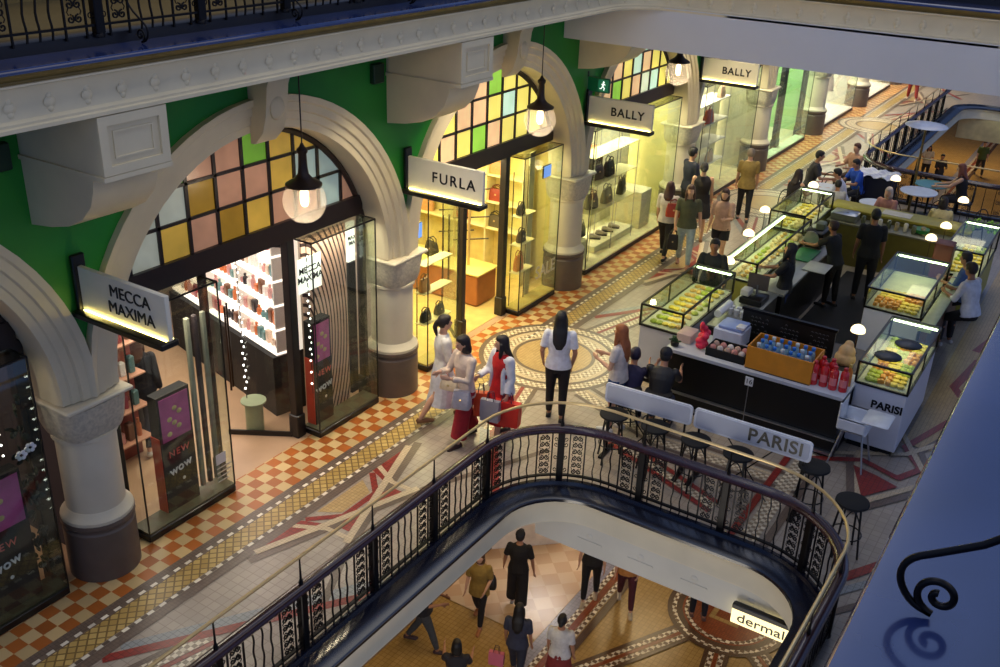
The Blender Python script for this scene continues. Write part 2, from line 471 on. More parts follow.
exec_people = []
def people():
    BLK = (24,22,24)
    # level one, walkway by the shops
    person('woman in white blouse and pale skirt, dark ponytail, walking beside the yellow lit handbag shop', -7.13,9.98,0,-42,1.63, legs=WALK, arms=((4,8,70,14),(8,8,60,16)), skin='light',
           hair=('pony',(34,24,22)), top=((222,218,212),1.3,0), bottom=('skirt',(206,206,214),.2), shoes=(120,80,50))
    person('woman with dark bob, beige sweater and long red trousers walking by the curved railing', -6.55,9.66,0,160,1.6, legs=((14,4,1),(-12,10,1)), arms=((22,10,84,30),(24,10,80,30)), skin='light',
           hair=('bob',(30,20,20)), top=((208,188,174),1.9,.03), bottom=('wide',(150,20,36)), shoes=(60,36,30), head=(-14,8))
    person('young woman in red dress and white cardigan carrying shopping bags by the railing', -6.2,10.02,0,158,1.55, legs=((12,3,1),(-10,8,1)), arms=((-2,10,22,0),(16,10,64,20)), skin='light',
           hair=('long',(28,20,20)), top=((196,26,30),1.9,.02,'dress_top',(216,216,226)), bottom=('skirt',(190,26,30),.2), shoes=(50,34,32), head=(-22,0))
    person('woman with long black hair, white tee and black trousers, back turned, outside the curved railing', -5.87,10.95,0,26,1.63, legs=((4,2,1),(-5,6,1)), arms=((-6,14,38,10),(-8,12,30,14)), skin='mid',
           hair=('longer',(16,14,18)), top=((214,216,226),.75,0), bottom=('trousers',(20,18,22)), shoes=BLK)
    person('woman with long ginger hair and denim shorts standing at the end of the cafe bar', -5.04,11.14,0,92,1.6, legs=STAND, arms=((10,10,92,30),(12,10,88,34)), skin='light',
           hair=('longer',(150,84,44)), top=((206,196,190),.6,0), bottom=('shorts',(44,72,120)), shoes=(200,200,200))
    person('man in black tee and dark cap seated with back turned at the cafe bar', -4.5,11.28,0,12,1.62, legs=SIT, arms=((44,10,60,14),(42,10,60,14)), skin='mid', lift=0,
           hair=('cap',(26,22,22)), top=(BLK,.7,0), bottom=('jeans',(40,50,76)), shoes=BLK, lean=24)
    person('person in dark purple hoodie bent forward at the cafe bar beside the ginger haired woman', -4.88,11.15,0,16,1.56, legs=SIT, arms=((54,10,50,14),(50,10,60,14)), skin='mid', lift=0,
           hair=('short',(36,28,52)), top=((36,30,62),1.9,0,'hoodie'), bottom=('trousers',(24,24,34)), shoes=(180,180,184), lean=36, head=(0,-10))
    # group by the second shop
    person('woman in olive green tee and light blue jeans walking forward beside the bag window', -6.84,17.62,0,203,1.68, legs=((16,4,1),(-12,8,1)), arms=((-6,12,30,0),(8,10,26,4)), skin='light',
           hair=('long',(80,46,32)), top=((84,86,62),.7,0), bottom=('jeans',(156,172,182)), shoes=(170,120,100), vox=.013)
    person('brown haired woman in white top and black trousers with a red shoulder bag', -7.36,17.85,0,8,1.6, legs=WALK, arms=REST, skin='light',
           hair=('long',(70,38,30)), top=((206,196,188),.9,0), bottom=('trousers',(26,24,28)), shoes=BLK, vox=.013)
    person('woman in patterned pinkish blouse and black shorts walking toward the glass counters', -6.3,18.05,0,186,1.6, legs=((14,4,1),(-12,8,1)), arms=((30,8,70,20),(0,10,16,0)), skin='light',
           hair=('bob',(60,30,26)), top=((186,150,132),.9,0), bottom=('shorts',(28,26,30)), shoes=(60,40,34), vox=.013)
    person('tall man in dark navy shirt looking into the second lit shop window', -7.75,19.8,0,-34,1.78, legs=STAND, arms=((14,8,60,20),(10,8,56,20)), skin='light',
           hair=('short',(22,18,18)), top=((28,32,50),.9,0), bottom=('trousers',(30,30,36)), shoes=BLK, vox=.013)
    person('woman in short sleeveless black dress with hair tied up, back turned, among the walking group', -7.24,19.25,0,24,1.66, legs=((8,2,1),(-8,6,1)), arms=REST, skin='light',
           hair=('bun',(24,18,18)), top=((26,20,24),0,0,'dress_top'), bottom=('skirt',(26,20,24),.32), shoes=(150,100,70), vox=.013)
    person('older person with grey hair and mustard tunic walking away past the bright shop', -6.92,21.1,0,22,1.64, legs=((8,2,1),(-8,6,1)), arms=REST, skin='light',
           hair=('short',(150,132,112)), top=((148,124,66),.8,.03), bottom=('trousers',(28,28,34)), shoes=(80,80,84), vox=.013)
    person('dark haired man in black shirt bending over the front left glass display', -5.36,15.2,0,196,1.66, legs=STAND, arms=((20,16,40,10),(20,16,40,10)), skin='tan', lean=16,
           hair=('short',(24,20,20)), top=((26,26,26),1.9,0), bottom=('trousers',(30,30,32)), shoes=BLK, head=(0,-14), vox=.012)
    # cafe staff
    person('cashier with long black hair, black tee and blue jeans reaching to the till screen', -4.24,15.62,0,98,1.64, legs=STAND, arms=((38,8,40,6),(44,8,36,6)), skin='mid',
           hair=('long',(22,18,20)), top=((20,20,24),.8,0), bottom=('jeans',(28,44,92)), shoes=BLK, vox=.012, head=(0,-12))
    person('cafe worker in black tee with bare arms reaching toward the sandwich counter', -3.9,17.4,0,72,1.6, legs=STAND, arms=((52,8,30,8),(46,8,44,0)), skin='tan', lean=16,
           hair=('short',(50,28,22)), top=((20,20,20),.7,0), bottom=('trousers',BLK), shoes=BLK, vox=.013, head=(0,-12))
    person('tall cafe worker all in black, back turned, in the middle of the serving area', -3.5,18.05,0,18,1.75, legs=STAND, arms=REST, skin='tan',
           hair=('short',(18,16,16)), top=((16,16,16),.8,0), bottom=('trousers',(16,16,16)), shoes=BLK, vox=.013)
    # diners beyond
    person('man in dark grey tee sitting at the round white table near the walkway', -6.05,22.9,0,-74,1.74, legs=SIT, arms=TABLE, skin='mid', lean=10,
           hair=('short',(24,20,20)), top=((54,52,54),.8,0), bottom=('trousers',(34,34,40)), shoes=BLK, vox=.015)
    person('woman with bare shoulders and long dark hair sitting with her back to the walkway', -5.95,21.3,0,-20,1.62, legs=SIT, arms=TABLE, skin='light', lean=10,
           hair=('long',(40,24,22)), top=((30,22,24),0,0), bottom=('trousers',(34,30,36)), shoes=BLK, vox=.015)
    person('person in bright blue shirt with dark hair sitting at the table by the far railing', -5.05,23.35,0,140,1.6, legs=SIT, arms=TABLE, skin='mid', lean=14,
           hair=('short',(24,20,20)), top=((36,86,196),.8,0), bottom=('trousers',(34,34,40)), shoes=BLK, vox=.015)
    person('dark haired person in white shirt leaning over the round white table', -5.06,22.25,0,100,1.6, legs=SIT, arms=TABLE, skin='mid', lean=20,
           hair=('short',(22,18,18)), top=((196,200,216),1.4,0), bottom=('trousers',(60,50,50)), shoes=BLK, vox=.015)
    person('dark haired child in white tee beside the end of the far left glass display', -5.0,21.35,0,30,1.45, legs=SIT, arms=TABLE, skin='mid', lean=8, lift=.05,
           hair=('short',(22,18,18)), top=((200,196,186),.8,0), bottom=('trousers',(90,60,40)), shoes=BLK, vox=.015)
    person('brown haired person in tan top seated next to the far brass rail corner', -5.5,24.6,0,150,1.62, legs=SIT, arms=TABLE, skin='light',
           hair=('short',(90,54,40)), top=((170,130,104),.9,0), bottom=('trousers',(60,46,44)), shoes=BLK, vox=.015)
    person('person in pale headscarf and pink top sitting behind the olive counter', -3.98,21.5,0,170,1.58, legs=SIT, arms=TABLE, skin='light', lean=8,
           hair=('bob',(196,180,168)), top=((170,120,110),1.9,0), bottom=('trousers',(80,60,60)), shoes=BLK, vox=.015)
    person('dark haired person in white and yellow top, back turned, beyond the olive counter', -2.9,21.35,0,10,1.58, legs=SIT, arms=TABLE, skin='tan', lean=4,
           hair=('bob',(30,20,20)), top=((206,192,140),.8,0), bottom=('trousers',(40,36,40)), shoes=BLK, vox=.015)
    person('woman with brown hair and black top reaching across the far table with the teal tray', -2.95,24.2,0,96,1.66, legs=SIT, arms=((50,8,30,6),(46,8,30,6)), skin='light', lean=10,
           hair=('long',(120,66,46)), top=((26,22,26),0,0), bottom=('trousers',(30,28,32)), shoes=BLK, vox=.015)
    person('black haired person in white top on the ground floor, seen past the far brass rail', -7.6,47.9,-5.4,190,1.66, legs=STAND, arms=TABLE, skin='mid',
           hair=('long',(20,16,18)), top=((204,196,186),.8,0), bottom=('trousers',(30,28,32)), shoes=BLK, vox=.016)
    person('person in dark jacket on the ground floor, seen past the far brass rail', -6.8,46.6,-5.4,200,1.66, legs=STAND, arms=TABLE, skin='mid',
           hair=('short',(22,18,18)), top=((36,34,40),1.9,0), bottom=('trousers',(30,28,32)), shoes=BLK, vox=.016)
    person('man in white shirt seated on the right of the glass displays', -1.5,16.6,0,66,1.72, legs=STOOL, arms=FRONT, skin='tan', lean=12, lift=.1,
           hair=('short',(36,24,20)), top=((206,206,214),1.3,0), bottom=('trousers',(22,22,24)), shoes=(180,170,160), vox=.012)
    person('dark haired person in blue denim shirt seated beside the man in white shirt', -1.72,17.35,0,84,1.62, legs=STOOL, arms=FRONT, skin='mid', lean=8, lift=.1,
           hair=('short',(26,20,20)), top=((84,112,160),1.5,0), bottom=('trousers',(26,26,32)), shoes=BLK, vox=.013)
    person('person in red trousers far down the walkway under the upper bridge', -6.92,37.6,0,20,1.7, legs=WALK, arms=REST, skin='light',
           hair=('short',(60,40,30)), top=((150,60,50),.9,0), bottom=('trousers',(150,48,40)), shoes=(200,180,160), vox=.02)
    person('person in dark coat with brown hair inside the cosmetics shop behind the left glass case', -9.85,7.15,0,40,1.66, legs=WALK, arms=REST, skin='light',
           hair=('long',(84,54,36)), top=((30,28,32),1.9,.1,'coat'), bottom=('trousers',(34,40,60)), shoes=(190,180,170), vox=.013)
    # ground floor, seen through the opening
    g = -5.4
    person('man in dark top and grey jeans half hidden by the lower fascia, ground floor', -8.15,10.95,g,-70,1.72, legs=WALK2, arms=FRONT, skin='tan',
           hair=('short',(30,24,22)), top=((26,26,30),1.2,0), bottom=('jeans',(62,66,70)), shoes=(60,36,40), vox=.013)
    person('person in mustard top with a black shoulder bag walking on the ground floor', -7.72,12.0,g,196,1.62, legs=((18,5,1),(-16,12,1)), arms=((-6,8,60,16),(4,8,20,0)), skin='light',
           hair=('bob',(90,60,36)), top=((150,122,56),.9,.06), bottom=('trousers',(28,26,30)), shoes=(170,110,70), vox=.013)
    person('person in black tee and loose black trousers walking away on the ground floor', -7.4,12.8,g,22,1.68, legs=((6,2,1),(-10,10,1)), arms=((4,16,12,0),(-4,16,12,0)), skin='mid',
           hair=('cap',(24,20,20)), top=((20,18,20),.8,0), bottom=('wide',(20,18,22)), shoes=(180,180,180), vox=.013)
    person('woman with very long black hair and dark top on the ground floor below', -6.42,11.2,g,20,1.64, legs=WALK, arms=REST, skin='mid',
           hair=('longer',(14,12,14)), top=((52,56,74),.8,0), bottom=('trousers',(40,42,54)), shoes=BLK, vox=.013)
    person('woman in white tee and red striped skirt with low bun on the ground floor', -5.74,11.42,g,16,1.6, legs=WALK2, arms=REST, skin='mid',
           hair=('bun',(20,16,18)), top=((212,210,206),.8,0), bottom=('skirt',(130,44,44),.25), shoes=(150,120,90), vox=.013)
    person('person in dark top and black trousers cut off by the beam on the ground floor', -6.38,13.75,g,200,1.74, legs=((-8,4,1),(14,4,1)), arms=REST, skin='light',
           hair=('short',(40,30,26)), top=((28,28,30),.9,0), bottom=('trousers',(22,24,26)), shoes=(190,170,140), vox=.014)
    person('person in maroon trousers and tan top cut off by the beam, ground floor', -5.72,13.9,g,206,1.7, legs=((14,4,2),(-16,14,2)), arms=((20,10,60,20),(0,8,12,0)), skin='light',
           hair=('short',(70,50,40)), top=((176,120,62),1.2,0), bottom=('trousers',(74,24,34)), shoes=(190,176,150), vox=.014)
    person('black haired person at the bottom edge of the ground floor opening', -6.78,9.95,g,30,1.58, legs=STAND, arms=((40,10,60,0),(30,10,60,0)), skin='mid',
           hair=('bob',(14,12,12)), top=((40,36,40),.8,0), bottom=('trousers',(30,30,34)), shoes=BLK, vox=.014)
    person('person in dark trousers standing on the round floor rosette below', -4.5,14.45,g,30,1.7, legs=STAND, arms=REST, skin='mid',
           hair=('short',(24,20,20)), top=((28,28,36),.9,0), bottom=('trousers',(22,22,30)), shoes=(90,60,50), vox=.014)
    person('person in green shirt walking on the ground floor under the far opening', -5.7,50.5,g,200,1.7, legs=WALK, arms=REST, skin='light',
           hair=('short',(70,50,34)), top=((84,104,50),.9,0), bottom=('trousers',(60,52,46)), shoes=BLK, vox=.02)

# ------------------------------------------------------------------ the building
PITCH = 5.03; Y0 = 5.28           # columns stand at Y0 + k * PITCH
NB0, NB1 = -1, 7                  # bays
XW = -8.05                        # face of the arcade wall
XG = -8.43                        # shopfront plane
ZC = 2.15                         # springing height of the arches

def upath(x0, x1, y0, y1, r, n=10):
    """from (x0,y0) along Y, round the corner, across at y1, round, back to (x1,y0)"""
    s = 1 if y1 > y0 else -1; k = 1 if x1 > x0 else -1
    p = [(x0, y0)]
    m = max(2, int(abs(y1-y0)/1.0))
    for i in range(1, m): p.append((x0, y0+(y1-s*r-y0)*i/m))
    for i in range(n+1):
        a = pi/2*i/n; p.append((x0+k*(r-r*cos(a)), y1-s*r+s*r*sin(a)))
    for i in range(1, 6): p.append((x0+k*r+(x1-x0-2*k*r)*i/6, y1))
    for i in range(n+1):
        a = pi/2*i/n; p.append((x1-k*(r-r*sin(a)), y1-s*r+s*r*cos(a)))
    for i in range(m-1, 0, -1): p.append((x1, y0+(y1-s*r-y0)*i/m))
    p.append((x1, y0))
    return p
def off(path, d):
    out = []
    m = len(path)
    for i, p in enumerate(path):
        a = Vector(path[max(i-1,0)]); b = Vector(path[min(i+1,m-1)]); c = Vector(p)
        d1 = c-a; d2 = b-c
        t = ((d1.normalized() if d1.length > 1e-9 else Vector((0,0)))+(d2.normalized() if d2.length > 1e-9 else Vector((0,0)))).normalized()
        out.append((c.x+t.y*d, c.y-t.x*d))
    return out

# edges of the openings (outer edge of the navy ledge)
V1 = upath(-5.17, -1.69, -3, 9.35, .78)
V2 = upath(-1.69, -5.17, 36.5, 25.1, .78)        # far opening, travelled so that the void lies to the right
U1 = upath(-6.87, -.26, -3, 14.43, .62)

def structure():
    # --- level one floor slab with the two openings
    tile = mosaic('pink_grey_mosaic', (172,158,142), (160,147,132), (144,131,118), .11, .3, 0, .05)
    tan = mosaic('tan_mosaic', (190,160,110), (178,148,98), (140,116,80), .05, .3)
    redm = mosaic('red_mosaic', (150,52,42), (136,44,38), (96,38,34), .06, .3)
    brn = mosaic('brown_grey_mosaic', (116,98,84), (106,90,78), (84,70,62), .04, .3)
    paleband = mosaic('pale_mosaic', (204,184,152), (194,174,142), (160,140,112), .04, .3)
    dash = checker('white_dash_mosaic', (226,216,196), (110,94,80), .0775, (0,0), .3, sx=.0001)
    yel = mosaic('yellow_mosaic', (200,170,102), (172,140,76), (124,100,58), .085, .3, pi/4, .12)
    check = checker('orange_cream_tiles', (172,98,42), (204,176,124), .16, (7.64, 4.62), .28, 0, .18)
    greyblue = mosaic('grey_blue_mosaic', (150,152,150), (138,142,142), (108,108,108), .06, .3)
    ringm = checker('fine_dash_mosaic', (222,208,180), (150,130,104), .05, (0,0), .3)
    mats = [tile, tan, redm, brn, paleband, dash, yel, check, greyblue, ringm, beigef]
    T, TAN, RED, BRN, PALE, DASH, YEL, CHK, GB, RING, BEI = range(11)
    f = MB()
    outer = [(-13, -3), (off(V1,-.3)[0][0], -3)] + off(V1, -.3)[1:-1] + [(off(V1,-.3)[-1][0], -3), (2.6,-3), (2.6,60), (-13,60)]
    far = off(upath(-5.17, -1.69, 31, 38.0, .78), -.3)
    near = off(upath(-5.17, -1.69, 31, 25.1, .78), .3)
    hole = far + list(reversed(near))[0:]
    # de-duplicate
    hh = []
    for p in hole:
        if not hh or (abs(hh[-1][0]-p[0])+abs(hh[-1][1]-p[1])) > 1e-4: hh.append(p)
    if abs(hh[0][0]-hh[-1][0])+abs(hh[0][1]-hh[-1][1]) < 1e-4: hh.pop()
    f.m = T; f.prism(outer, -.3, 0, 'z', [hh])
    lz = [0]
    cnt = [0]
    def q(m, pts, lay=1): f.m = m; cnt[0] += 1; f.flat(pts, .0016*lay+cnt[0]*5e-6)
    def band(m, pts, w, lay=2):
        for a, b in zip(pts[:-1], pts[1:]):
            a, b = Vector(a), Vector(b); t = (b-a).normalized(); n = Vector((-t.y, t.x))*w/2; e = t*w*.25
            q(m, [tuple(a-n-e), tuple(b-n+e), tuple(b+n+e), tuple(a+n-e)], lay)
    def rect(m, x0, x1, y0, y1, lay=1): q(m, [(x0,y0),(x1,y0),(x1,y1),(x0,y1)], lay)
    YA, YB = -3, 60
    rect(BEI, -13, -8.30, YA, YB)
    rect(CHK, -8.30, -7.64, YA, YB, 2)
    rect(BRN, -7.64, -7.545, YA, YB, 4); rect(DASH, -7.545, -7.505, YA, YB, 5); rect(BRN, -7.505, -7.49, YA, YB, 4)
    rect(YEL, -7.49, -7.235, YA, YB, 4); rect(DASH, -7.225, -7.185, YA, YB, 5); rect(BRN, -7.18, -7.06, YA, YB, 4)
    for b in range(NB0, 10):
        yc = 7.72+b*PITCH
        if b % 2 == 0:      # crossing star
            for s in (-1, 1):
                band(BRN, [(-7.0, yc+s*1.52), (-6.28, yc-s*.72)], .11, 2)
                band(PALE, [(-7.05, yc+s*1.38), (-6.36, yc-s*.66)], .09, 5)
                q(RED, [(-7.06, yc+s*1.25), (-7.06, yc+s*.66), (-6.82, yc+s*.56)], 3)
                band(RED, [(-7.02, yc+s*.6), (-6.72, yc+s*.3)], .08, 3)
                band(PALE, [(-7.05, yc+s*.78), (-6.7, yc+s*.6), (-6.45, yc+s*.6)], .07, 3)
                q(RED, [(-6.7, yc+s*.1), (-6.62, yc+s*.5), (-6.42, yc+s*.5), (-6.5, yc+s*.1)], 3)
                band(BRN, [(-6.28, yc-s*.72), (-5.5, yc-s*2.4)], .09, 2)
            band(RED, [(-6.72, yc-.3), (-6.72, yc+.3)], .08, 3)
            q(TAN, [(-7.03, yc-.42), (-7.03, yc+.42), (-6.78, yc+.26), (-6.78, yc-.26)], 2)
            for s in (-1, 1):
                band(RED, [(-7.04, yc+s*3.4), (-5.55, yc+s*1.2)], .11, 2)
                band(GB, [(-7.0, yc+s*3.2), (-5.6, yc+s*1.0)], .16, 1)
        else:               # roundel
            cx, cy = -6.86, yc-.12
            def ring(m, r0, r1, lay):
                n = 40
                for i in range(n):
                    a, c = 2*pi*i/n, 2*pi*(i+1)/n
                    q(m, [(cx+r0*cos(a), cy+r0*sin(a)), (cx+r1*cos(a), cy+r1*sin(a)), (cx+r1*cos(c), cy+r1*sin(c)), (cx+r0*cos(c), cy+r0*sin(c))], lay)
            ring(BRN, 1.12, 1.2, 3); ring(RING, .98, 1.12, 3); ring(BRN, .92, .98, 3); ring(PALE, .84, .92, 3); ring(RING, .7, .84, 3)
            ring(BRN, .6, .66, 5); ring(PALE, .66, .7, 5)
            f.m = TAN; f.flat([(cx+.6*cos(2*pi*i/40), cy+.6*sin(2*pi*i/40)) for i in range(40)], .0095)
            for s in (-1, 1):
                x0, x1 = -6.55, -6.1
                for dx, m, w in ((-.2, BRN, .07), (-.1, RING, .12), (0, RED, .06), (.1, RING, .12), (.2, BRN, .07)):
                    band(m, [(-6.72+dx, cy+s*1.12), (-6.36+dx, cy+s*2.5)], w, 2)
                for dx, m, w in ((-.18, BRN, .06), (-.06, RING, .13), (.06, PALE, .06), (.18, BRN, .08)) if b in (1, 3) else ():
                    band(m, [(-5.95, cy+s*.75+dx), (-4.4, cy+s*1.35+dx)], w, 2)
                    band(m, [(-4.4, cy+s*1.35+dx), (-2.4, cy+s*1.35+dx)], w, 2)
            if b in (1, 3): band(PALE, [(-5.8, cy), (-3, cy)], .16, 2)
    # cafe side
    for sg in (0, 1):
        def mx(pts): return [(-3.43+(-3.43-x)*1.0 if False else x, y) for x, y in pts]
    rect(TAN, -1.6, 1.4, 13.2, 26, 1)
    band(BRN, [(-2.15,12.5), (-1.75,11.1), (-1.1,12.1), (-.4,12.6)], .1, 3)
    band(PALE, [(-2.05,12.6), (-1.74,11.32), (-1.15,12.25)], .09, 2)
    q(RED, [(-2.02,12.2), (-1.73,11.5), (-1.4,12.0), (-1.7,12.12)], 4)
    band(RED, [(-2.6,12.0), (-1.95,12.4), (-1.45,12.22), (-1.25,12.62), (-1.55,13.1), (-1.2,14.2), (-.8,14.6)], .1, 4)
    band(BRN, [(-1.1,12.5), (-1.35,13.1), (-1.05,14.0)], .09, 3); band(PALE, [(-2.4,12.3), (-1.5,12.9), (-1.1,13.6)], .08, 5)
    band(PALE, [(-1.75,13.6), (-1.0,12.2), (-.6,11.5)], .08, 5)
    band(RED, [(-.9,14.6), (-1.35,15.4), (-1.2,16.6), (-.7,17.6)], .13, 3); band(PALE, [(-1.0,14.9), (-1.2,15.5), (-1.0,16.6)], .07, 3); band(RED, [(-1.3,17), (-.9,19), (-1.3,21)], .12, 3)
    band(RED, [(-1.5,9.7), (-.9,10.7), (-.2,11.2)], .12, 3); band(GB, [(-1.5,9.4), (-.8,10.4)], .1, 2); band(BRN, [(-1.4,9.1), (-.7,10.1)], .08, 2)
    for dx, m, w in ((-.2, RED, .09), (0, RING, .2), (.2, BRN, .1)): band(m, [(-2.6+dx, 9.8), (-2.6+dx, 12.2)], w, 2)
    for dy, m, w in ((-.12, RED, .08), (0, RING, .13), (.12, RED, .08)): band(m, [(-4.9, 10.9+dy), (-3.2, 10.2+dy)], w, 2)
    fl = f.build('floor', mats, smooth=0); S(fl)

    # --- ground floor
    gt = mosaic('ochre_mosaic', (182,148,88), (168,136,78), (146,116,66), .09, .25)
    gred = mosaic('terracotta_mosaic', (150,74,36), (134,64,32), (96,50,30), .05, .25)
    gw = checker('ground_dash_mosaic', (232,220,196), (110,84,60), .075, (0,0), .25)
    gb = mosaic('dark_brown_mosaic', (96,70,50), (88,64,46), (64,46,36), .05, .25)
    gl = mosaic('lilac_grey_mosaic', (150,146,160), (140,136,150), (110,106,116), .08, .25)
    gd = checker('peach_diamond_tiles', (204,170,138), (214,186,154), .32, (0,0), .25, pi/4, .08)
    G = MB(); G.m = 0; G.prism([(-14,-3),(6,-3),(6,75),(-14,75)], -5.6, -5.4)
    def gq(m, pts, lay=1): G.m = m; cnt[0] += 1; G.flat(pts, -5.4+.002*lay+cnt[0]*5e-6)
    def gring(m, c, r0, r1, lay):
        for i in range(48):
            a, b = 2*pi*i/48, 2*pi*(i+1)/48
            gq(m, [(c[0]+r0*cos(a), c[1]+r0*sin(a)), (c[0]+r1*cos(a), c[1]+r1*sin(a)), (c[0]+r1*cos(b), c[1]+r1*sin(b)), (c[0]+r0*cos(b), c[1]+r0*sin(b))], lay)
    def gband(m, a, b, w, lay):
        a, b = Vector(a), Vector(b); t = (b-a).normalized(); n = Vector((-t.y, t.x))*w/2
        gq(m, [tuple(a-n), tuple(b-n), tuple(b+n), tuple(a+n)], lay)
    c = (-4.05, 14.85)
    for r0, r1, m in ((0,.72,1),(.72,.8,2),(.8,.84,1),(.84,.95,3),(.95,1.03,2),(1.03,1.12,3)): gring(m, c, r0, r1, 4)
    gq(0, [(c[0]-.28,c[1]-.28),(c[0]+.28,c[1]-.28),(c[0]+.28,c[1]+.28),(c[0]-.28,c[1]+.28)], 6)
    gq(1, [(c[0]-.18,c[1]-.18),(c[0]+.18,c[1]-.18),(c[0]+.18,c[1]+.18),(c[0]-.18,c[1]+.18)], 7)
    for d in ((-1.4,-2.6), (.5,-2.6), (1.6,-1.4)):
        for o_, m, w in ((-.18,3,.08),(-.09,2,.09),(0,1,.07),(.09,2,.09),(.18,3,.08)):
            n = Vector(d).normalized(); nn = Vector((-n.y, n.x))*o_
            gband(m, (c[0]+n.x*.95+nn.x, c[1]+n.y*.95+nn.y), (c[0]+n.x*5+nn.x, c[1]+n.y*5+nn.y), w, 3)
    for x, m, w in ((-6.52,4,.22),(-6.36,2,.1),(-6.24,1,.12),(-6.12,2,.1),(-5.98,3,.14)): gband(m, (x,-3), (x,75), w, 2)
    gq(5, [(-9.5,12.2),(-6.64,12.2),(-6.64,20),(-9.5,20)], 1)
    S(G.build('ground_floor', [gt, gred, gw, gb, gl, gd], smooth=0))

    # --- ledges, fascias and end beams of the level one openings
    led = [(-.36,.0),(-.36,.07),(-.3,.07),(-.28,.03),(-.02,.015),(0,.0),(0,-.035),(-.36,-.035)]
    fas = [(-.02,-.036),(-.03,-.08),(-.07,-.1),(-.07,-.3),(-.04,-.34),(-.04,-.36),(-.3,-.36),(-.3,-.036)]
    def flip(pr): return [(-u, z) for u, z in pr]
    o = MB().sweep(V1, led).build('trim_1', ironnavy); S(o)
    o = MB().sweep(V1, fas).build('trim_2', cream2); S(o)
    beam = M('pale_beam_plaster', (196,194,184), .6, var=.05, scale=2)
    bm_ = MB(); bm_.box(-5.22, -1.4, 9.40, 9.8, -.78, -.35)
    for x in (-4.6, -3.9, -3.2, -2.5): bm_.box(x, x+.34, 9.392, 9.40, -.6, -.57); bm_.ell((x+.17,9.4,-.5), (.05,.01,.04), 8, 6)
    S(bm_.build('trim_3', beam))
    for n_, pth in ((4, list(reversed(V2))),):
        S(MB().sweep(V2, led).build('trim_4', ironnavy)); S(MB().sweep(V2, fas).build('trim_5', cream2))
    V3 = upath(-5.17, -1.69, 36.5, 38.0, .78)
    S(MB().sweep(V3, led).build('trim_6', ironnavy)); S(MB().sweep(V3, fas).build('trim_7', cream2))
    S(MB().box(-5.3,-1.4,38.05,38.4,-1.1,-.35).build('trim_8', M('warm_beam', (206,190,140), .6)))

    # --- level two: slab, ledge, cornice, end beam
    z2 = 5.62
    led2 = [(u, z+z2) for u, z in [(-.36,.012),(-.01,.0),(0,-.015),(0,-.04),(-.36,-.04)]]
    S(MB().sweep(U1, [(-.5,z2-.02),(-.5,z2+.12),(-.37,z2+.12),(-.345,z2+.1),(-.34,z2-.02)]).build('trim_12', M('black_curb', (18,18,26), .35)))
    S(MB().sweep(U1, led2).build('trim_9', M('navy_gloss_ledge', (36,50,96), .16, var=.2, scale=2.5, spec=.9, coat=.7)))
    gol = [(u, z+z2) for u, z in [(-.01,-.041),(-.02,-.07),(-.06,-.1),(-.06,-.12),(-.3,-.12),(-.3,-.041)]]
    S(MB().sweep(U1, gol).build('trim_10', goldm))
    fa2 = [(u, z) for u, z in [(-.03,5.50),(-.03,5.485),(-.06,5.475),(-.1,5.34),(-.08,5.24),(-.05,5.22),(-.05,5.2),(-.03,5.19),(-.03,5.16),(-.45,5.16),(-.45,5.50)]]
    S(MB().sweep(U1, fa2).build('cornice', cream))
    # moulded leaf row under the gold lip
    lf = MB()
    P_ = off(U1, -.085)
    acc = 0; step = .33
    for i in range(len(P_)-1):
        a, b = Vector(P_[i]), Vector(P_[i+1]); L = (b-a).length; t = (b-a).normalized() if L > 0 else Vector((1,0)); n = Vector((t.y, -t.x))
        while acc < L:
            p = a+t*acc
            if p.y > 2.5 and not (p.x > -1 and p.y < 13):
                ang = atan2(n.y, n.x)
                for dz, r_ in ((.0,.045),(.05,.03),(-.05,.03)):
                    lf.ell((p.x-n.x*.004, p.y-n.y*.004, 5.33+dz), (.014,.05 if dz == 0 else .03,r_), 8, 6, Matrix.Rotation(ang, 3, 'Z'))
            acc += step
        acc -= L
    S(lf.build('cornice', cream))
    S(MB().box(-8.2, 3, 14.46, 14.9, 4.58, 5.2).build('trim_11', M('blue_white_beam', (206,206,208), .5, var=.03, scale=1)))
    sl = MB(); P2 = off(U1, -.3)
    sl.prism([(-14,-3),(P2[0][0],-3)]+P2[1:-1]+[(P2[-1][0],-3),(4,-3),(4,18.2),(-14,18.2)], 5.2, 5.6)
    S(sl.build('ceiling', M('walkway_slab', (84,74,48), .5)))
    # behind the bridge the gallery goes on along the shops only
    S(MB().box(-14,-6.9,18.2,60,5.2,5.6).build('ceiling', MC['walkway_slab']))
    # upper shopfronts behind the level two railing
    uw = MB(); uw.m = 0; uw.box(-10.1,-10.0,-3,18,5.6,8.6)
    uw.m = 1
    for k in range(-1, 5):
        yc = 2.8+k*PITCH
        uw.box(-9.99,-9.97,yc-1.7,yc+1.7,5.8,7.9)
    S(uw.build('wall_upper', [M('ochre_wall', (120,104,62), .6), EM('upper_window_glow', (226,186,100), .16)], smooth=0))
    wb = MB(); wb.prism([(-8.69,13.92),(-7.68,14.88),(-7.68,17),(-8.69,17)], -5.39, -4.4)  # white block added to fill the bright patch under the beam
    tag(wb.build('bright_patch_block', M('white_block', (240,236,230), .4)), 'white block standing in for a bright patch under the beam, ground floor', 'counter')
    # walls of the walkway far end and ground level shop wall
    S(MB().box(-9.4,-8.7,-3,75,-5.4,-.3).build('wall_ground', M('ground_wall', (150,120,84), .6)))
    S(MB().box(-14,5,75,75.3,-5.4,6).build('wall_far', M('far_wall', (130,96,64), .6)))
    S(MB().box(-14,4,60,60.3,0,5.2).build('wall_end', M('end_wall', (170,160,140), .6)))

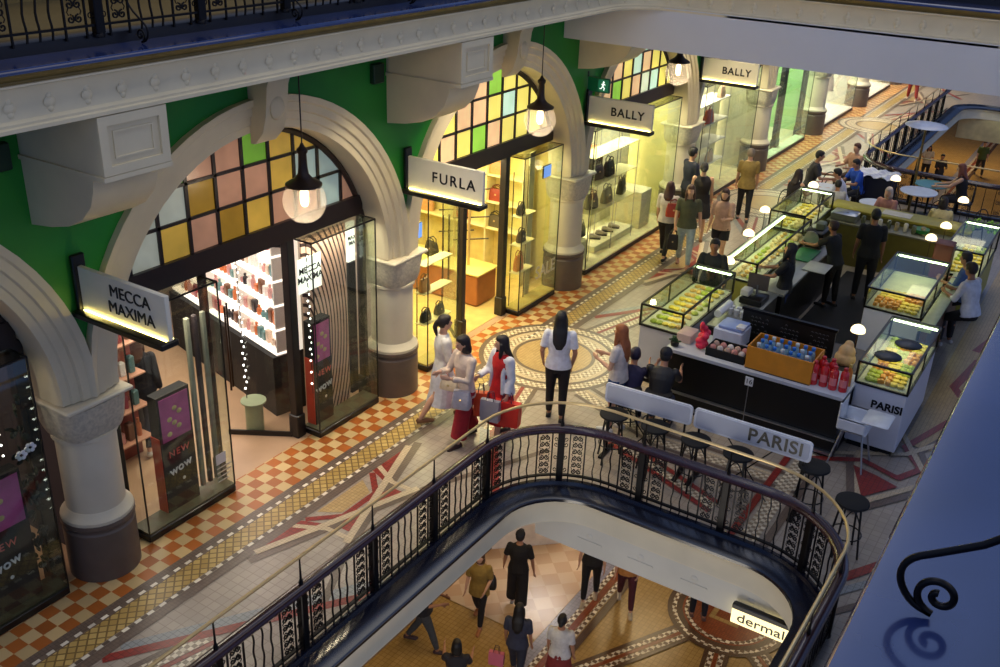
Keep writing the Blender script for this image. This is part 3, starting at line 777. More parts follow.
def arcade():
    rin, rout = 2.17, 2.56
    for b in range(NB0, NB1+1):
        ya = Y0+(b)*PITCH; yb = ya+PITCH; yc = (ya+yb)/2; hp = PITCH/2
        n = 36
        def arc(r, x=None):
            pts = []
            for i in range(n+1):
                a = pi*i/n; pts.append((max(-hp, min(hp, r*cos(a))), r*sin(a)))
            return pts
        # green wall over the arch
        poly = [(yc+p[0], ZC+p[1]) for p in arc(rout-.03)]
        poly = [p for i, p in enumerate(poly) if i == 0 or (abs(p[0]-poly[i-1][0])+abs(p[1]-poly[i-1][1])) > 1e-5]
        w = MB(); w.prism([(yb, ZC-.0)] + [p for p in poly if p[0] < yb-1e-4 and p[0] > ya+1e-4] + [(ya, ZC), (ya, 5.2), (yb, 5.2)], XW, XW-.42, 'x')
        S(w.build('wall_arcade', green, smooth=0))
        # moulded arch ring
        prof = [(rin,-8.5),(rin,-8.12),(rin+.02,-8.05),(rin+.1,-8.05),(rin+.115,-8.03),(rin+.2,-8.03),(rin+.215,-8.0),(rin+.3,-8.0),(rin+.32,-7.975),(rout,-7.965),(rout,-8.06),(rout-.05,-8.5)]
        ring = []
        for i in range(n+1):
            a = pi*i/n
            ring.append([(x, yc+max(-hp, min(hp, r*cos(a))), ZC+r*sin(a)) for r, x in prof])
        S(MB().rings(ring).build('arch_moulding', cream))
        # keystone
        kx = MB()
        pr = [(-7.99,4.22),(-7.86,4.36),(-7.8,4.55),(-7.76,4.86),(-7.72,4.96),(-7.72,5.14),(-8.05,5.14),(-8.05,4.22)]
        kx.prism([(x, z) for x, z in pr], yc-.16, yc+.16, 'y')
        kx.ell((-7.79,yc,4.62), (.05,.11,.13), 10, 8)
        S(kx.build('keystone', cream, smooth=30))
    for k in range(NB0, NB1+2):
        y = Y0+k*PITCH; x = -8.27
        c = MB()
        c.m = 0; c.lathe([(.3,.72),(.3,1.66),(.33,1.68),(.33,1.72)], (x,y,0), 32)
        c.m = 0; c.lathe([(.37,.70),(.37,.74),(.35,.765),(.325,.785),(.31,.82),(.30,.83)], (x,y,0), 32)
        c.m = 1; c.lathe([(.37,0),(.37,.58),(.355,.6),(.355,.63),(.38,.66),(.38,.705)], (x,y,0), 32)
        # carved block capital
        c.m = 2
        cr = []
        for hw, z in ((.30,1.72),(.315,1.76),(.335,1.84),(.35,1.98),(.36,2.09)):
            rr_ = []
            for i in range(24):
                a = 2*pi*i/24; e = 4
                rr_.append((x+hw*math.copysign(abs(cos(a))**(2/e), cos(a)), y+hw*1.04*math.copysign(abs(sin(a))**(2/e), sin(a)), z))
            cr.append(rr_)
        c.rings(cr)
        c.m = 0; c.rbox((x,y,2.115), (.72,.78,.05), .015)
        S(c.build('column', [cream2, brownb, carved], smooth=35))
        # corbel under the gallery
        q = MB()
        prof = [(XW,5.16),(-6.93,5.16),(-6.93,4.66),(-6.98,4.62),(-7.08,4.60),(-7.1,4.5),(-7.16,4.36),(-7.3,4.22),(-7.5,4.12),(-7.75,4.06),(XW,4.02)]
        q.m = 0; q.prism(prof, y-.33, y+.33, 'y')
        q.box(XW, -6.9, y-.35, y+.35, 4.62, 4.66)
        # sunk panel frame on the front
        def rc(a, b0, b1): return [(y-a,b0),(y+a,b0),(y+a,b1),(y-a,b1)]
        q.prism(rc(.34,4.665,5.15), -6.932, -6.905, 'x', [list(reversed(rc(.26,4.74,5.07)))])
        q.prism(rc(.2,4.79,5.02), -6.932, -6.918, 'x', [list(reversed(rc(.185,4.805,5.005)))])
        S(q.build('corbel', cream, smooth=25))
        # small dark green junction boxes on the green wall
        if 0 <= k <= 4:
            t = MB().rbox((-8.02, y-.55, 4.68), (.08,.2,.24), .01).build('junction_box', greend)
            names = ['beside the first corbel from the left', 'beside the corbel left of the second arch crown', 'beside the third corbel', 'beside the fourth corbel, near the beam', 'beside the fifth corbel']
            tag(t, 'dark green box on the green wall '+names[k], 'box', None)

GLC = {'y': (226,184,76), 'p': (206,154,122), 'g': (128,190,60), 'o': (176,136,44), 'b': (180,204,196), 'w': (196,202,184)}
PANES = [['wwypoyppbp', 'wwwoppybbp', 'gggppgyybb', 'pppppgyyyy'], ['yypygpyyyp', 'ywyppybyyp', 'pppppgyypp', 'yyppygyyyy'], ['pppgypwbyy', 'ppppybpyyp', 'yppygbbyyy', 'ppypgyyypp']]
def fanlights():
    frame = M('bronze_dark_frame', (34,20,18), .4, var=.2)
    for b in range(NB0, NB1+1):
        yc = Y0+(b+.5)*PITCH; x = XG+.02
        zb = 3.06
        w = thing('window_%d' % (b+2), None, None, (0,0,0)); S(w)
        fr = MB(); R = 2.2
        # transom and rim
        fr.box(x-.1, x+.06, yc-2.02, yc+2.02, 2.8, zb)
        rim = []
        for i in range(33):
            a = pi*i/32; 
            if ZC+2.2*sin(a) < 2.85: continue
            rim.append((x, yc+2.14*cos(a), ZC+2.14*sin(a)))
        fr.tube(rim, .05, 6)
        cols = 10; cw = .411; ch = .397
        y0 = yc-cols*cw/2
        for i in range(cols+1):
            y = y0+i*cw; h = R*R-(y-yc)**2
            if h > 0 and ZC+sqrt(h) > zb+.05: fr.box(x-.02, x+.03, y-.022, y+.022, zb, ZC+sqrt(h)-.02)
        for j in (1, 2, 3):
            z = zb+j*ch; h = sqrt(max(0, 2.15**2-(z-ZC)**2)); fr.box(x-.015, x+.03, yc-h, yc+h, z-.018, z+.018)
        fr.build('window_frame', frame, w, smooth=0)
        dim = {0: .26, 1: .95}.get(b, .75)  # panes glow by themselves, standing in for shop light behind the glass
        glc = GLC if b < 1 else {'y': (252,226,110), 'p': (240,196,142), 'g': (150,206,70), 'o': (220,180,80), 'b': (196,232,206), 'w': (214,226,190)}  # lighter glass colours where the backlight looks stronger
        for j in range(4):
            for i in range(cols):
                a0, a1 = y0+i*cw, y0+(i+1)*cw; b0, b1 = zb+j*ch, zb+(j+1)*ch
                # clip the pane to the arch
                pts = []
                for s_ in range(9):
                    y = a0+(a1-a0)*s_/8; h = 2.14**2-(y-yc)**2
                    top = min(b1, ZC+sqrt(h)) if h > 0 else b0
                    pts.append((y, max(b0, top)))
                if max(p[1] for p in pts) < b0+.04: continue
                poly = [(a1, b0), (a0, b0)]+[p for p in pts]
                pp = []
                for p in poly:
                    if not pp or abs(p[0]-pp[-1][0])+abs(p[1]-pp[-1][1]) > 1e-4: pp.append(p)
                if abs(pp[0][0]-pp[-1][0])+abs(pp[0][1]-pp[-1][1]) < 1e-4: pp.pop()
                if len(pp) < 3: continue
                col = PANES[b % 3 if b > 0 else 0][j][i]
                if b < 0: col = 'o'
                key = 'stained_%s_%d' % (col, int(dim*100))
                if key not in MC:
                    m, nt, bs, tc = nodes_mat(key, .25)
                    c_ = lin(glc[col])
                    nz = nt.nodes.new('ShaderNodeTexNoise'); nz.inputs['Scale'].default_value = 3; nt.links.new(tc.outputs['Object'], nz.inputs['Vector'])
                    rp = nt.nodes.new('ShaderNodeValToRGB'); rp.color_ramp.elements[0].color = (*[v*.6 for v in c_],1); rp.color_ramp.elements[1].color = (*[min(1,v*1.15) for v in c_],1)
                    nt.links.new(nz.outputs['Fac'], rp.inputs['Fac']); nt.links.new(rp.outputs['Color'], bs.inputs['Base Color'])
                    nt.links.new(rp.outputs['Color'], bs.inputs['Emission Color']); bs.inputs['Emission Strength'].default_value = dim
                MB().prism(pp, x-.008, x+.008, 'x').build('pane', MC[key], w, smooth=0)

# ------------------------------------------------------------------ balustrades
def spiral(cx, cz, r, a0, turns, n=14, sgn=1):
    return [(cx+cos(a0+sgn*2*pi*turns*i/n)*r*(1-.85*i/n), cz+sin(a0+sgn*2*pi*turns*i/n)*r*(1-.85*i/n)) for i in range(n+1)]
def balustrade(path, z0, h, label, brass_h=None, rng=None, fine=True, spacing=1.06, start=0.0, group=None):
    """path: 2-D points of the rail centre"""
    pts = [Vector(p) for p in path]; cum = [0]
    for a, b in zip(pts[:-1], pts[1:]): cum.append(cum[-1]+(b-a).length)
    L = cum[-1]
    def at(s):
        s = max(0, min(L, s))
        for i in range(len(pts)-1):
            if s <= cum[i+1]+1e-9:
                t = (pts[i+1]-pts[i]); t.normalize()
                return pts[i]+t*(s-cum[i]), t
        return pts[-1], (pts[-1]-pts[-2]).normalized()
    root = thing('balustrade', label, 'railing', group=group)
    # hand rail swept along the path
    MB().sweep(path, [(.05,z0+h-.055),(.072,z0+h-.02),(.06,z0+h+.015),(.025,z0+h+.038),(-.025,z0+h+.038),(-.06,z0+h+.015),(-.072,z0+h-.02),(-.05,z0+h-.055)]).build('handrail', handwood, root)
    MB().sweep(path, [(.02,z0+.09),(.02,z0+.11),(-.02,z0+.11),(-.02,z0+.09)]).build('bottom_rail', iron, root)
    MB().sweep(path, [(.018,z0+h-.075),(.018,z0+h-.05),(-.018,z0+h-.05),(-.018,z0+h-.075)]).build('top_rail', iron, root)
    if brass_h:
        MB().tube([(p[0], p[1], z0+brass_h) for p in path], .018, 8).build('brass_rail', brass, root)
    np_ = int((L-start)/spacing)
    ss = [start+i*spacing for i in range(np_+1)]
    if rng: ss = [s for s in ss if rng(at(s)[0])]
    for s in ss:
        p, t = at(s); a = atan2(t.y, t.x)
        # ornate post: square core, side scrolls, finial up to the brass rail
        m = MB(); m.rbox((0,0,z0+h/2), (.085,.075,h-.06), .008)
        m.lathe([(.045,z0),(.045,z0+.03),(.03,z0+.05),(.026,z0+.06)], n=8)
        for sg in (-1, 1):
            for cz in (z0+.18, z0+.36, z0+.54, z0+h-.16):
                m.tube([(x, 0, z) for x, z in spiral(sg*.06, cz, .035, 0 if sg < 0 else pi, 1.2, 10, sg)], .0055, 4)
        if brass_h:
            m.lathe([(.02,z0+h+.02),(.024,z0+h+.06),(.012,z0+h+.1),(.008,z0+brass_h-.03),(.012,z0+brass_h-.02),(.004,z0+brass_h)], n=8)
        m.build('post', iron, root, loc=(p.x, p.y, 0), rot=(0,0,a))
        if s+spacing > L+.01: continue
        # scroll panels and wavy balusters between posts
        def bar(d, wavy):
            q, tt = at(s+d); mm = MB()
            if wavy:
                mm.tube([(.008*sin(i*1.25), 0, z0+.02+(h-.08)*i/14) for i in range(15)], .0095, 4)
            else: mm.tube([(0,0,z0), (0,0,z0+h-.06)], .011, 4)
            mm.build('baluster', iron, root, loc=(q.x, q.y, 0), rot=(0,0,atan2(tt.y, tt.x)))
        cx = (.205, .855) if spacing > 1 else (.2, .8)
        for d in cx:
            q, tt = at(s+d); mm = MB()
            w = .068
            rows = 6 if fine else 3
            for j in range(rows):
                cz = z0+.16+(h-.3)*j/(rows-1)
                for sg in (-1, 1):
                    r = .036 if fine else .05
                    mm.tube([(x, 0, z) for x, z in spiral(sg*.036, cz, r, pi/2 if sg > 0 else pi/2, 1.35, 12 if fine else 8, sg)], .0085 if fine else .009, 4)
                    if j < rows-1: mm.tube([(sg*.05,0,cz+.03),(sg*.064,0,cz+.055),(sg*.045,0,cz+.09)], .005, 4)
            mm.build('scroll_panel', iron, root, loc=(q.x, q.y, 0), rot=(0,0,atan2(tt.y, tt.x)))
        for d, wv in ((.3, 0), (.42, 1), (.53, 1), (.64, 1), (.76, 0), (.11, 0), (.95, 0)) if fine else ((.3,0),(.53,0),(.76,0)): bar(d*(spacing/1.06), wv)
    return root

def railings():
    R1 = off(V1, -.36)
    # first post offset so that posts stand at Y = 5.06, 6.12, 7.17
    balustrade(R1, .03, .78, 'black scrolled iron balustrade with dark handrail curving round the near opening', 1.13, rng=lambda p: p.y > 1.0, start=(.82+.24-.0)-.0)
    R2 = off(V2, -.36)
    balustrade(R2, .03, .78, 'black iron balustrade with brass rail round the far opening beyond the cafe', 1.13, rng=lambda p: p.y < 36, fine=False, start=.3)
    RU = [(-7.2, y) for y in (2, 4, 6, 8, 10, 12, 13.4)]
    balustrade(RU, 5.7, .85, 'black iron balustrade of the upper gallery along the top left edge', None, start=.1)
    RU2 = [(-6, 14.78), (-3, 14.78), (1.5, 14.78)]
    balustrade(RU2, 5.7, .85, 'black iron balustrade on the upper bridge at the top right', None, fine=False, start=.1)
    # scrolled stays standing on the level two ledge
    def stay(label, x, y, sg, r, sc=1.0):
        """spiral foot on the ledge, rod rising back to the railing; sg: +1 rail lies toward +X"""
        m = MB()
        sp = spiral(0, .056*sc, .052*sc, -pi/2, -1.45, 26, sg)
        sp = [(a, b) for a, b in sp]
        # rod: from the railing down, round the outer curve and into the spiral
        pts = [(sg*.62*sc, 1.2*sc), (sg*.3*sc, .56*sc), (sg*.1*sc, .25*sc), (-sg*.02*sc, .165*sc), (-sg*.08*sc, .125*sc), (-sg*.09*sc, .07*sc), (-sg*.055*sc, .016*sc)]
        full = pts+sp
        # smooth a little
        for _ in range(2):
            out = [full[0]]
            for a, b in zip(full[:-1], full[1:]):
                out += [(a[0]*.75+b[0]*.25, a[1]*.75+b[1]*.25), (a[0]*.25+b[0]*.75, a[1]*.25+b[1]*.75)]
            full = out+[full[-1]]
        m.tube([(a, 0, b) for a, b in full], r, 8)
        o = m.build('scroll_stay', iron, None, loc=(x, y, 5.632), smooth=60)
        tag(o, label, 'iron scroll')
        return o
    stay('large black iron spiral scroll on the blue ledge in the right foreground', -.1, 2.0, 1, .0085, 1.0)
    for nm, y in (('left', 5.6), ('middle', 7.42), ('right', 9.22)):
        stay('small black iron scroll foot on the upper ledge, %s one of three' % nm, -7.1, y, -1, .009, 1.1)

# ------------------------------------------------------------------ hanging globe lamps
def lamps():
    cap_m = M('aged_bronze', (52,40,34), .4, .5, var=.15)
    gl = bpy.data.materials.new('lamp_glass'); gl.use_nodes = True; nt = gl.node_tree
    bs = nt.nodes['Principled BSDF']; bs.inputs['Base Color'].default_value = (.9,.86,.8,1); bs.inputs['Roughness'].default_value = .15
    tr = nt.nodes.new('ShaderNodeBsdfTransparent'); tl = nt.nodes.new('ShaderNodeBsdfTranslucent'); tl.inputs['Color'].default_value = (.95,.88,.8,1)
    m1 = nt.nodes.new('ShaderNodeMixShader'); m2 = nt.nodes.new('ShaderNodeMixShader'); m1.inputs[0].default_value = .5; m2.inputs[0].default_value = .2
    nt.links.new(bs.outputs[0], m1.inputs[1]); nt.links.new(tl.outputs[0], m1.inputs[2]); nt.links.new(tr.outputs[0], m2.inputs[1]); nt.links.new(m1.outputs[0], m2.inputs[2])
    nt.links.new(m2.outputs[0], nt.nodes['Material Output'].inputs[0])
    names = ['in front of the cosmetics shop arch', 'between the second and third shop signs', 'under the upper bridge beside the fourth arch']
    first = None
    for k in range(3):
        y = 7.79+k*5.02
        lab = 'round glass globe lamp with bronze cap hanging '+names[k]
        if first is None:
            t = thing('pendant_lamp', lab, 'lamp', (-7.45, y, 3.68), 0, 'globe pendant lamps along the arcade')
            MB().lathe([(.24*sin(a), -.03-.24*cos(a)) for a in [pi*i/18 for i in range(1,15)]], n=28).build('globe', gl, t)
            MB().lathe([(.15,.14),(.2,.15),(.2,.17),(.17,.19),(.1,.23),(.06,.28),(.05,.36),(.045,.5),(.06,.52),(.06,.55),(.03,.58),(.012,.62)], n=24).build('cap', cap_m, t)
            MB().cyl((0,0,.6), (0,0,1.5), .008, n=6).build('rod', cap_m, t)
            MB().lathe([(.012,.14),(.045,.08),(.05,0),(.045,-.05),(.03,-.08),(.01,-.09)], n=12).build('bulb', EM('bulb_glow', (255,222,170), 7), t)
            first = t
        else: t = dup(first, (-7.45, y, 3.68), label=lab)
        L = bpy.data.lights.new('lamp_light', 'POINT'); L.energy = 8; L.color = (1,.8,.55); L.shadow_soft_size = .06
        o = bpy.data.objects.new('lamp_light', L); COL.objects.link(o); o.location = (-7.45, y, 3.56)

# ------------------------------------------------------------------ lettering
def text(s, size, mat, parent, loc, rot, ext=.004, space=1.0, bold=0.0, name='lettering', align='CENTER', sx=1.0):
    c = bpy.data.curves.new(name, 'FONT'); c.body = s; c.size = size; c.extrude = ext; c.space_character = space; c.offset = bold
    c.align_x = align; c.align_y = 'CENTER'; c.materials.append(mat)
    t_ = bpy.data.objects.new('tmp', c); COL.objects.link(t_)
    me = bpy.data.meshes.new_from_object(t_.evaluated_get(bpy.context.evaluated_depsgraph_get()))
    bpy.data.objects.remove(t_)
    o = obj(name, me, parent, loc, rot); o.scale = (sx,1,1)
    return o
RY = (pi/2, 0, 0)            # text standing, read from -Y
RX = (pi/2, 0, pi/2)         # text standing, read from +X

def area(name, loc, size, energy, color, rot=(0,0,0), size_y=None, spread=None):
    L = bpy.data.lights.new(name, 'AREA'); L.energy = energy; L.color = color; L.size = size
    if size_y: L.shape = 'RECTANGLE'; L.size_y = size_y
    if spread: L.spread = spread
    o = bpy.data.objects.new(name, L); COL.objects.link(o); o.location = loc; o.rotation_euler = rot
    return o

def signs():
    face = M('sign_face', (232,226,206), .5, var=.03)
    strip = EM('sign_strip_light', (255,232,130), 26)
    texts = {0: ('MECCA\nMAXIMA', .165, .0, 1.0), 1: ('FURLA', .2, .001, 1.25), 2: ('BALLY', .2, .003, 1.15), 3: ('BALLY', .2, .003, 1.15)}
    what = ['white hanging shop sign reading MECCA MAXIMA beside the left green wall', 'white hanging shop sign reading FURLA over the yellow lit shop',
            'white hanging shop sign reading BALLY over the bag window, the nearer of two', 'white hanging shop sign reading BALLY farther along, under the bridge']
    for k in range(4):
        y = Y0+k*PITCH+.02
        t = thing('hanging_sign', what[k], 'sign', (0, y, 0), 0, 'hanging shop signs')
        x0, x1 = -7.97, -6.77
        MB().rbox(((x0+x1)/2, 0, 3.31), (x1-x0, .05, .46), .006).build('sign_board', face, t)
        MB().rbox(((x0+x1)/2-.01, -.03, 3.075), (x1-x0+.06, .2, .06), .008).build('bottom_bar', black, t)
        MB().rbox((x0-.02, 0, 3.34), (.05, .14, .62), .01).build('wall_bracket', black, t)
        MB().box(x0+.03, x1-.02, -.042, -.032, 3.104, 3.109).build('light_strip', strip, t)
        MB().box(x0+.03, x1-.02, .032, .042, 3.104, 3.109).build('light_strip', strip, t)
        s, sz, bo, sp = texts[k]
        text(s, sz, black, t, ((x0+x1)/2+(.14 if k else .12), -.032, 3.325), RY, .004, sp, bo)
    # lit sign of the ground floor shop
    t = thing('hanging_sign', 'lit yellowish sign reading dermal hanging below the curved ledge', 'sign', (-2.1, 9.3, -.69))
    MB().rbox((0,0,0), (.8,.05,.2), .006).build('sign_board', EM('lit_sign_face', (255,236,176), 1.5), t)
    MB().rbox((.0,.0,.14), (.8,.08,.07), .01).build('top_bar', black, t)
    text('dermal', .17, black, t, (-.33,-.028,.0), RY, .003, 1.0, .001, align='LEFT', sx=1.2)
    # green exit sign
    t = thing('exit_sign', 'green emergency exit sign with white running figure on the green wall', 'sign', (-7.8, 15.33, 3.74))
    MB().rbox((0,0,0), (.42,.05,.24), .01).build('sign_board', M('exit_green', (20,110,70), .3), t)
    m = MB(); m.box(.0,.19,-.03,-.026,-.1,.1); m.build('white_panel', EM('exit_green_lit', (30,130,90), .35), t)
    m = MB(); m.ell((.1,-.032,.06), (.017,.004,.017), 10, 6)
    m.tube([(.1,-.032,.04),(.085,-.032,-.01)], .014, 5); m.tube([(.085,-.032,-.01),(.12,-.032,-.035),(.11,-.032,-.075)], .009, 5)
    m.tube([(.085,-.032,-.01),(.065,-.032,-.045),(.035,-.032,-.05)], .009, 5); m.tube([(.1,-.032,.035),(.135,-.032,.015)], .008, 5); m.tube([(.1,-.032,.035),(.065,-.032,.02)], .008, 5)
    m.build('running_figure', EM('exit_white', (240,250,240), 1.2), t)
    MB().box(-.22,-.2,-.01,.01,.1,.2).build('bracket', greend, t)

# ------------------------------------------------------------------ shop fronts
postm = M('shop_post', (28,24,24), .35, var=.2)
gframe = M('case_edge_black', (20,18,16), .3)
def case(label, ya, yb, z1=2.76, posts=True, floorm=None, back=None, x0=XG+.02, x1=-8.13):
    """projecting glass display case, base to z1"""
    t = thing('glass_case', label, 'display case', (0, (ya+yb)/2, 0))
    h = (yb-ya)/2
    m = MB(); m.rbox(((x0+x1)/2, 0, .05), (x1-x0+.02, 2*h+.02, .09), .01); m.build('base', black, t)
    MB().box(x0, x1, -h, h, .096, .12).build('plinth', floorm or M('case_floor', (150,146,100), .5), t)
    MB().box(x1-.008, x1, -h, h, .12, z1).build('front_pane', glassg, t, smooth=0)
    for s in (-1, 1): MB().box(x0, x1-.01, s*h-.004, s*h+.004, .12, z1).build('side_pane', glassg, t, smooth=0)
    MB().box(x0, x1, -h, h, z1, z1+.012).build('roof_pane', GLASS('roof_glass', (240,242,225), .5, .9), t, smooth=0)
    e = MB(); r = .007
    for s in (-1, 1):
        e.box(x1-r, x1+r, s*h-r, s*h+r, .1, z1+.015); e.box(x0, x1, s*h-r, s*h+r, z1, z1+.018)
    e.box(x1-r, x1+r, -h, h, z1, z1+.018)
    e.build('edge_trim', gframe, t, smooth=0)
    return t

def handbag(x, y, z, rgb, label, w=.3, h=.24, d=.13, rz=0, group=None, handle=True, cat='handbag'):
    t = thing('handbag', label, cat, (x, y, z), rz, group)
    key = 'leather_%d_%d_%d' % rgb
    m = MB()
    rg = []
    for f, kx, ky in ((0,.94,1),(.06,1,1.05),(.5,.97,.9),(.85,.86,.6),(1,.8,.4)):
        rg.append([(w/2*kx*math.copysign(abs(cos(a))**.4, cos(a)), d/2*ky*math.copysign(abs(sin(a))**.4, sin(a)), f*h) for a in [2*pi*i/20 for i in range(20)]])
    m.rings(rg); m.build('bag_body', M(key, rgb, .4, var=.12, scale=20), t)
    if handle:
        for s in (-1, 1):
            MB().tube([(-w*.28, s*d*.2, h*.93), (-w*.25, s*d*.24, h*1.2), (0, s*d*.25, h*1.34), (w*.25, s*d*.24, h*1.2), (w*.28, s*d*.2, h*.93)], .009, 6).build('handle', M(key+'h', tuple(int(c*.7) for c in rgb), .4), t)
    MB().rbox((0, -d*.5, h*.55), (w*.12, .01, .03), .003).build('clasp', brass, t)
    return t

POOL = {}
def goods_mesh(kind, rgb):
    key = (kind, rgb)
    if key not in POOL:
        m = MB()
        if kind == 'box': m.rbox((0,0,.5), (.75,.75,1), .06)
        else: m.lathe([(.3,0),(.36,.04),(.36,.6),(.3,.7),(.14,.76),(.14,.82),(.2,.83),(.2,1)], n=10)
        o = m.build('tmp', M('goods_%d_%d_%d' % rgb, rgb, .35, var=.2, scale=9)); POOL[key] = o.data
        bpy.data.objects.remove(o)
    return POOL[key]
def shelf_goods(x, y0, y1, z, n, pal, label, group, kinds=('box','bottle'), hmax=.2):
    """a row of small goods standing on a shelf; first ones built, the rest copied"""
    for i in range(n):
        p = y0+(y1-y0)*(i+.5)/n
        kind = kinds[rnd.randrange(len(kinds))]; rgb = pal[rnd.randrange(len(pal))]
        o = bpy.data.objects.new({'box': 'cosmetics_box', 'bottle': 'cosmetics_bottle'}[kind], goods_mesh(kind, rgb)); COL.objects.link(o)
        w = abs(y1-y0)/n*rnd.uniform(.7, .95)
        o.scale = (w, w, hmax*rnd.uniform(.55, 1)); o.location = (x, p, z)
        tag(o, label, 'cosmetics', group)

def shops():
    LW = M('shop_white', (226,222,214), .5, var=.02)
    # party walls between the shops, back walls, ceilings
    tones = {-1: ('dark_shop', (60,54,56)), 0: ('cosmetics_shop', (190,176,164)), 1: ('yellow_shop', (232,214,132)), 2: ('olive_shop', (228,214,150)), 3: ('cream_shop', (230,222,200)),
             4: ('green_shop', (150,186,130)), 5: ('white_shop', (226,214,208)), 6: ('white_shop', (226,214,208)), 7: ('white_shop', (226,214,208))}
    for b in range(NB0, NB1+1):
        ya = Y0+b*PITCH; yb = ya+PITCH
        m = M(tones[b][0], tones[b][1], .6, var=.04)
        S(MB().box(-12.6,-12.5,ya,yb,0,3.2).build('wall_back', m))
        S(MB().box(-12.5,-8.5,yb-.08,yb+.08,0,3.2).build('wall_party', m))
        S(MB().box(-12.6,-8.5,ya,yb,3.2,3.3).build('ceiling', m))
        if b >= 1:
            fm = {1: M('yellow_tile_floor', (214,184,112), .3)}.get(b, M('pale_shop_floor', (200,190,160), .4))
            S(MB().box(-12.5,XG,ya+.08,yb-.08,.001,.008).build('floor', fm))
    # --- shop 0 : cosmetics -------------------------------------------------
    yc = Y0+.5*PITCH
    case('tall glass display case left of the cosmetics shop door', 5.77, 7.05, floorm=M('case_floor_dark', (84,82,62), .5))
    case('tall glass display case right of the cosmetics shop door, holding a patterned backdrop', 8.58, 9.8, floorm=M('case_floor_dark', (84,82,62), .5))
    def post(y, label, x=XG, w=.1):
        t = MB().rbox((x, y, 1.42), (.12, w, 2.84), .008)
        t.rbox((x, y, .17), (.16, w+.03, .34), .01)
        return tag(t.build('door_post', postm), label, 'post')
    post(5.73, 'black post between the left column and the cosmetics display case', w=.08)
    post(8.47, 'thick black post left of the patterned display case at the cosmetics door', w=.13)
    post(9.86, 'black post between the patterned case and the second column', w=.07)
    post(7.1, 'thin dark post at the inner edge of the left cosmetics case', w=.05)
    # half open glass door leaves with long pull handles
    def leaf(label, hx, hy, ang, w=.78):
        t = thing('glass_door', label, 'door', (hx, hy, 0), ang)
        MB().box(0, w, -.006, .006, .06, 2.72).build('door_pane', glass, t, smooth=0)
        MB().box(0, w, -.014, .014, .0, .07).box(0, w, -.014, .014, 2.7, 2.76).build('door_rail', postm, t, smooth=0)
        for s in (-1, 1): MB().tube([(w-.1, s*.05, .7), (w-.1, s*.05, 1.9)], .014, 8).build('door_handle', M('dark_bronze', (50,34,26), .35, .7), t)
        return t
    leaf('open glass door leaf with dark pull handles at the cosmetics shop', -8.47, 8.40, radians(212), .85)
    leaf('open glass door leaf with long pull handles at the yellow lit shop', -8.47, 12.2, radians(140), .8)
    # backdrop with curved stripes and picture panels, right case
    t = thing('patterned_backdrop', 'pale pink backdrop with dark concentric wavy stripes inside the right cosmetics case', 'backdrop', (-8.52, 9.2, 0))
    m, nt, bs, tc = nodes_mat('wavy_stripes', .6)
    wv = nt.nodes.new('ShaderNodeTexWave'); wv.wave_type = 'RINGS'; wv.rings_direction = 'SPHERICAL'; wv.inputs['Scale'].default_value = 4.6; wv.inputs['Distortion'].default_value = .5; wv.inputs['Detail'].default_value = 0; wv.inputs['Detail Scale'].default_value = .6
    mp = nt.nodes.new('ShaderNodeMapping'); mp.inputs['Location'].default_value = (0,.5,-.62); mp.inputs['Scale'].default_value = (1,1.15,.5)
    nt.links.new(tc.outputs['Object'], mp.inputs['Vector']); nt.links.new(mp.outputs[0], wv.inputs['Vector'])
    rp = nt.nodes.new('ShaderNodeValToRGB'); rp.color_ramp.elements[0].position = .26; rp.color_ramp.elements[1].position = .34
    rp.color_ramp.elements[0].color = (*lin((60,36,32)),1); rp.color_ramp.elements[1].color = (*lin((226,186,164)),1)
    nt.links.new(wv.outputs['Fac'], rp.inputs['Fac']); nt.links.new(rp.outputs['Color'], bs.inputs['Base Color'])
    MB().box(0,.02,-.42,.42,.01,2.7).build('backdrop_panel', m, t, smooth=0)
    MB().box(.01,.05,.44,.58,.12,2.1).build('side_panel', blackm, t, smooth=0)
    MB().box(.01,.05,.44,.58,2.12,2.68).build('lit_panel', EM('lit_graphic', (250,250,240), 1.1), t, smooth=0)
    MB().box(.06,.07,-.55,-.12,1.98,2.45).build('lit_panel', MC['lit_graphic'], t, smooth=0)
    text('MECCA\nMAXIMA', .12, black, t, (.075,-.335,2.22), RX, .002, 1.0, .002)
    text('MAX\nIMA', .075, black, t, (.056,.51,2.42), RX, .002, 1.0, .001)
    # bulb strings
    for y, lab in ((8.66, 'string of round white bulbs hanging inside the patterned glass case'), (8.05, 'string of round white bulbs hanging behind the open shop door')):
        x = -8.3 if y > 8.5 else -8.9
        t = thing('bulb_string', lab, 'light string', (x, y, 0))
        b = MB()
        for i in range(22): b.ell((0, .012*((i % 2)*2-1), .75+i*.085), (.014,.014,.014), 8, 6)
        b.build('bulbs', EM('white_bulbs', (255,250,240), 5), t)['kind'] = 'stuff'
        MB().cyl((0,0,.6), (0,0,2.75), .006, n=5).build('cord', black, t)
    # advertising stands : NEW wow
    def adstand(label, y, w=.42, x=-8.27, side=M('coral_red', (214,74,52), .5)):
        t = thing('display_stand', label, 'display stand', (x, y, .12))
        MB().box(-.15,.0,-w/2,w/2,0,1.5).build('stand_body', blackm, t, smooth=0)
        MB().box(-.15,-.012,-w/2-.012,-w/2,0,.98).build('side_panel', side, t, smooth=0)
        MB().box(.0,.006,-w/2+.03,w/2-.03,.92,1.46).build('picture_panel', M('magenta_picture', (190,84,150), .5, var=.3, scale=3), t, smooth=0)
        f = MB()
        for k in range(6): f.ell((.008,(-.1+.2*((k*37) % 10)/10),1.0+.06*k), (.003,.035,.03), 8, 6)
        f.build('picture_shape', M('picture_cream', (214,190,130), .5, var=.4), t)
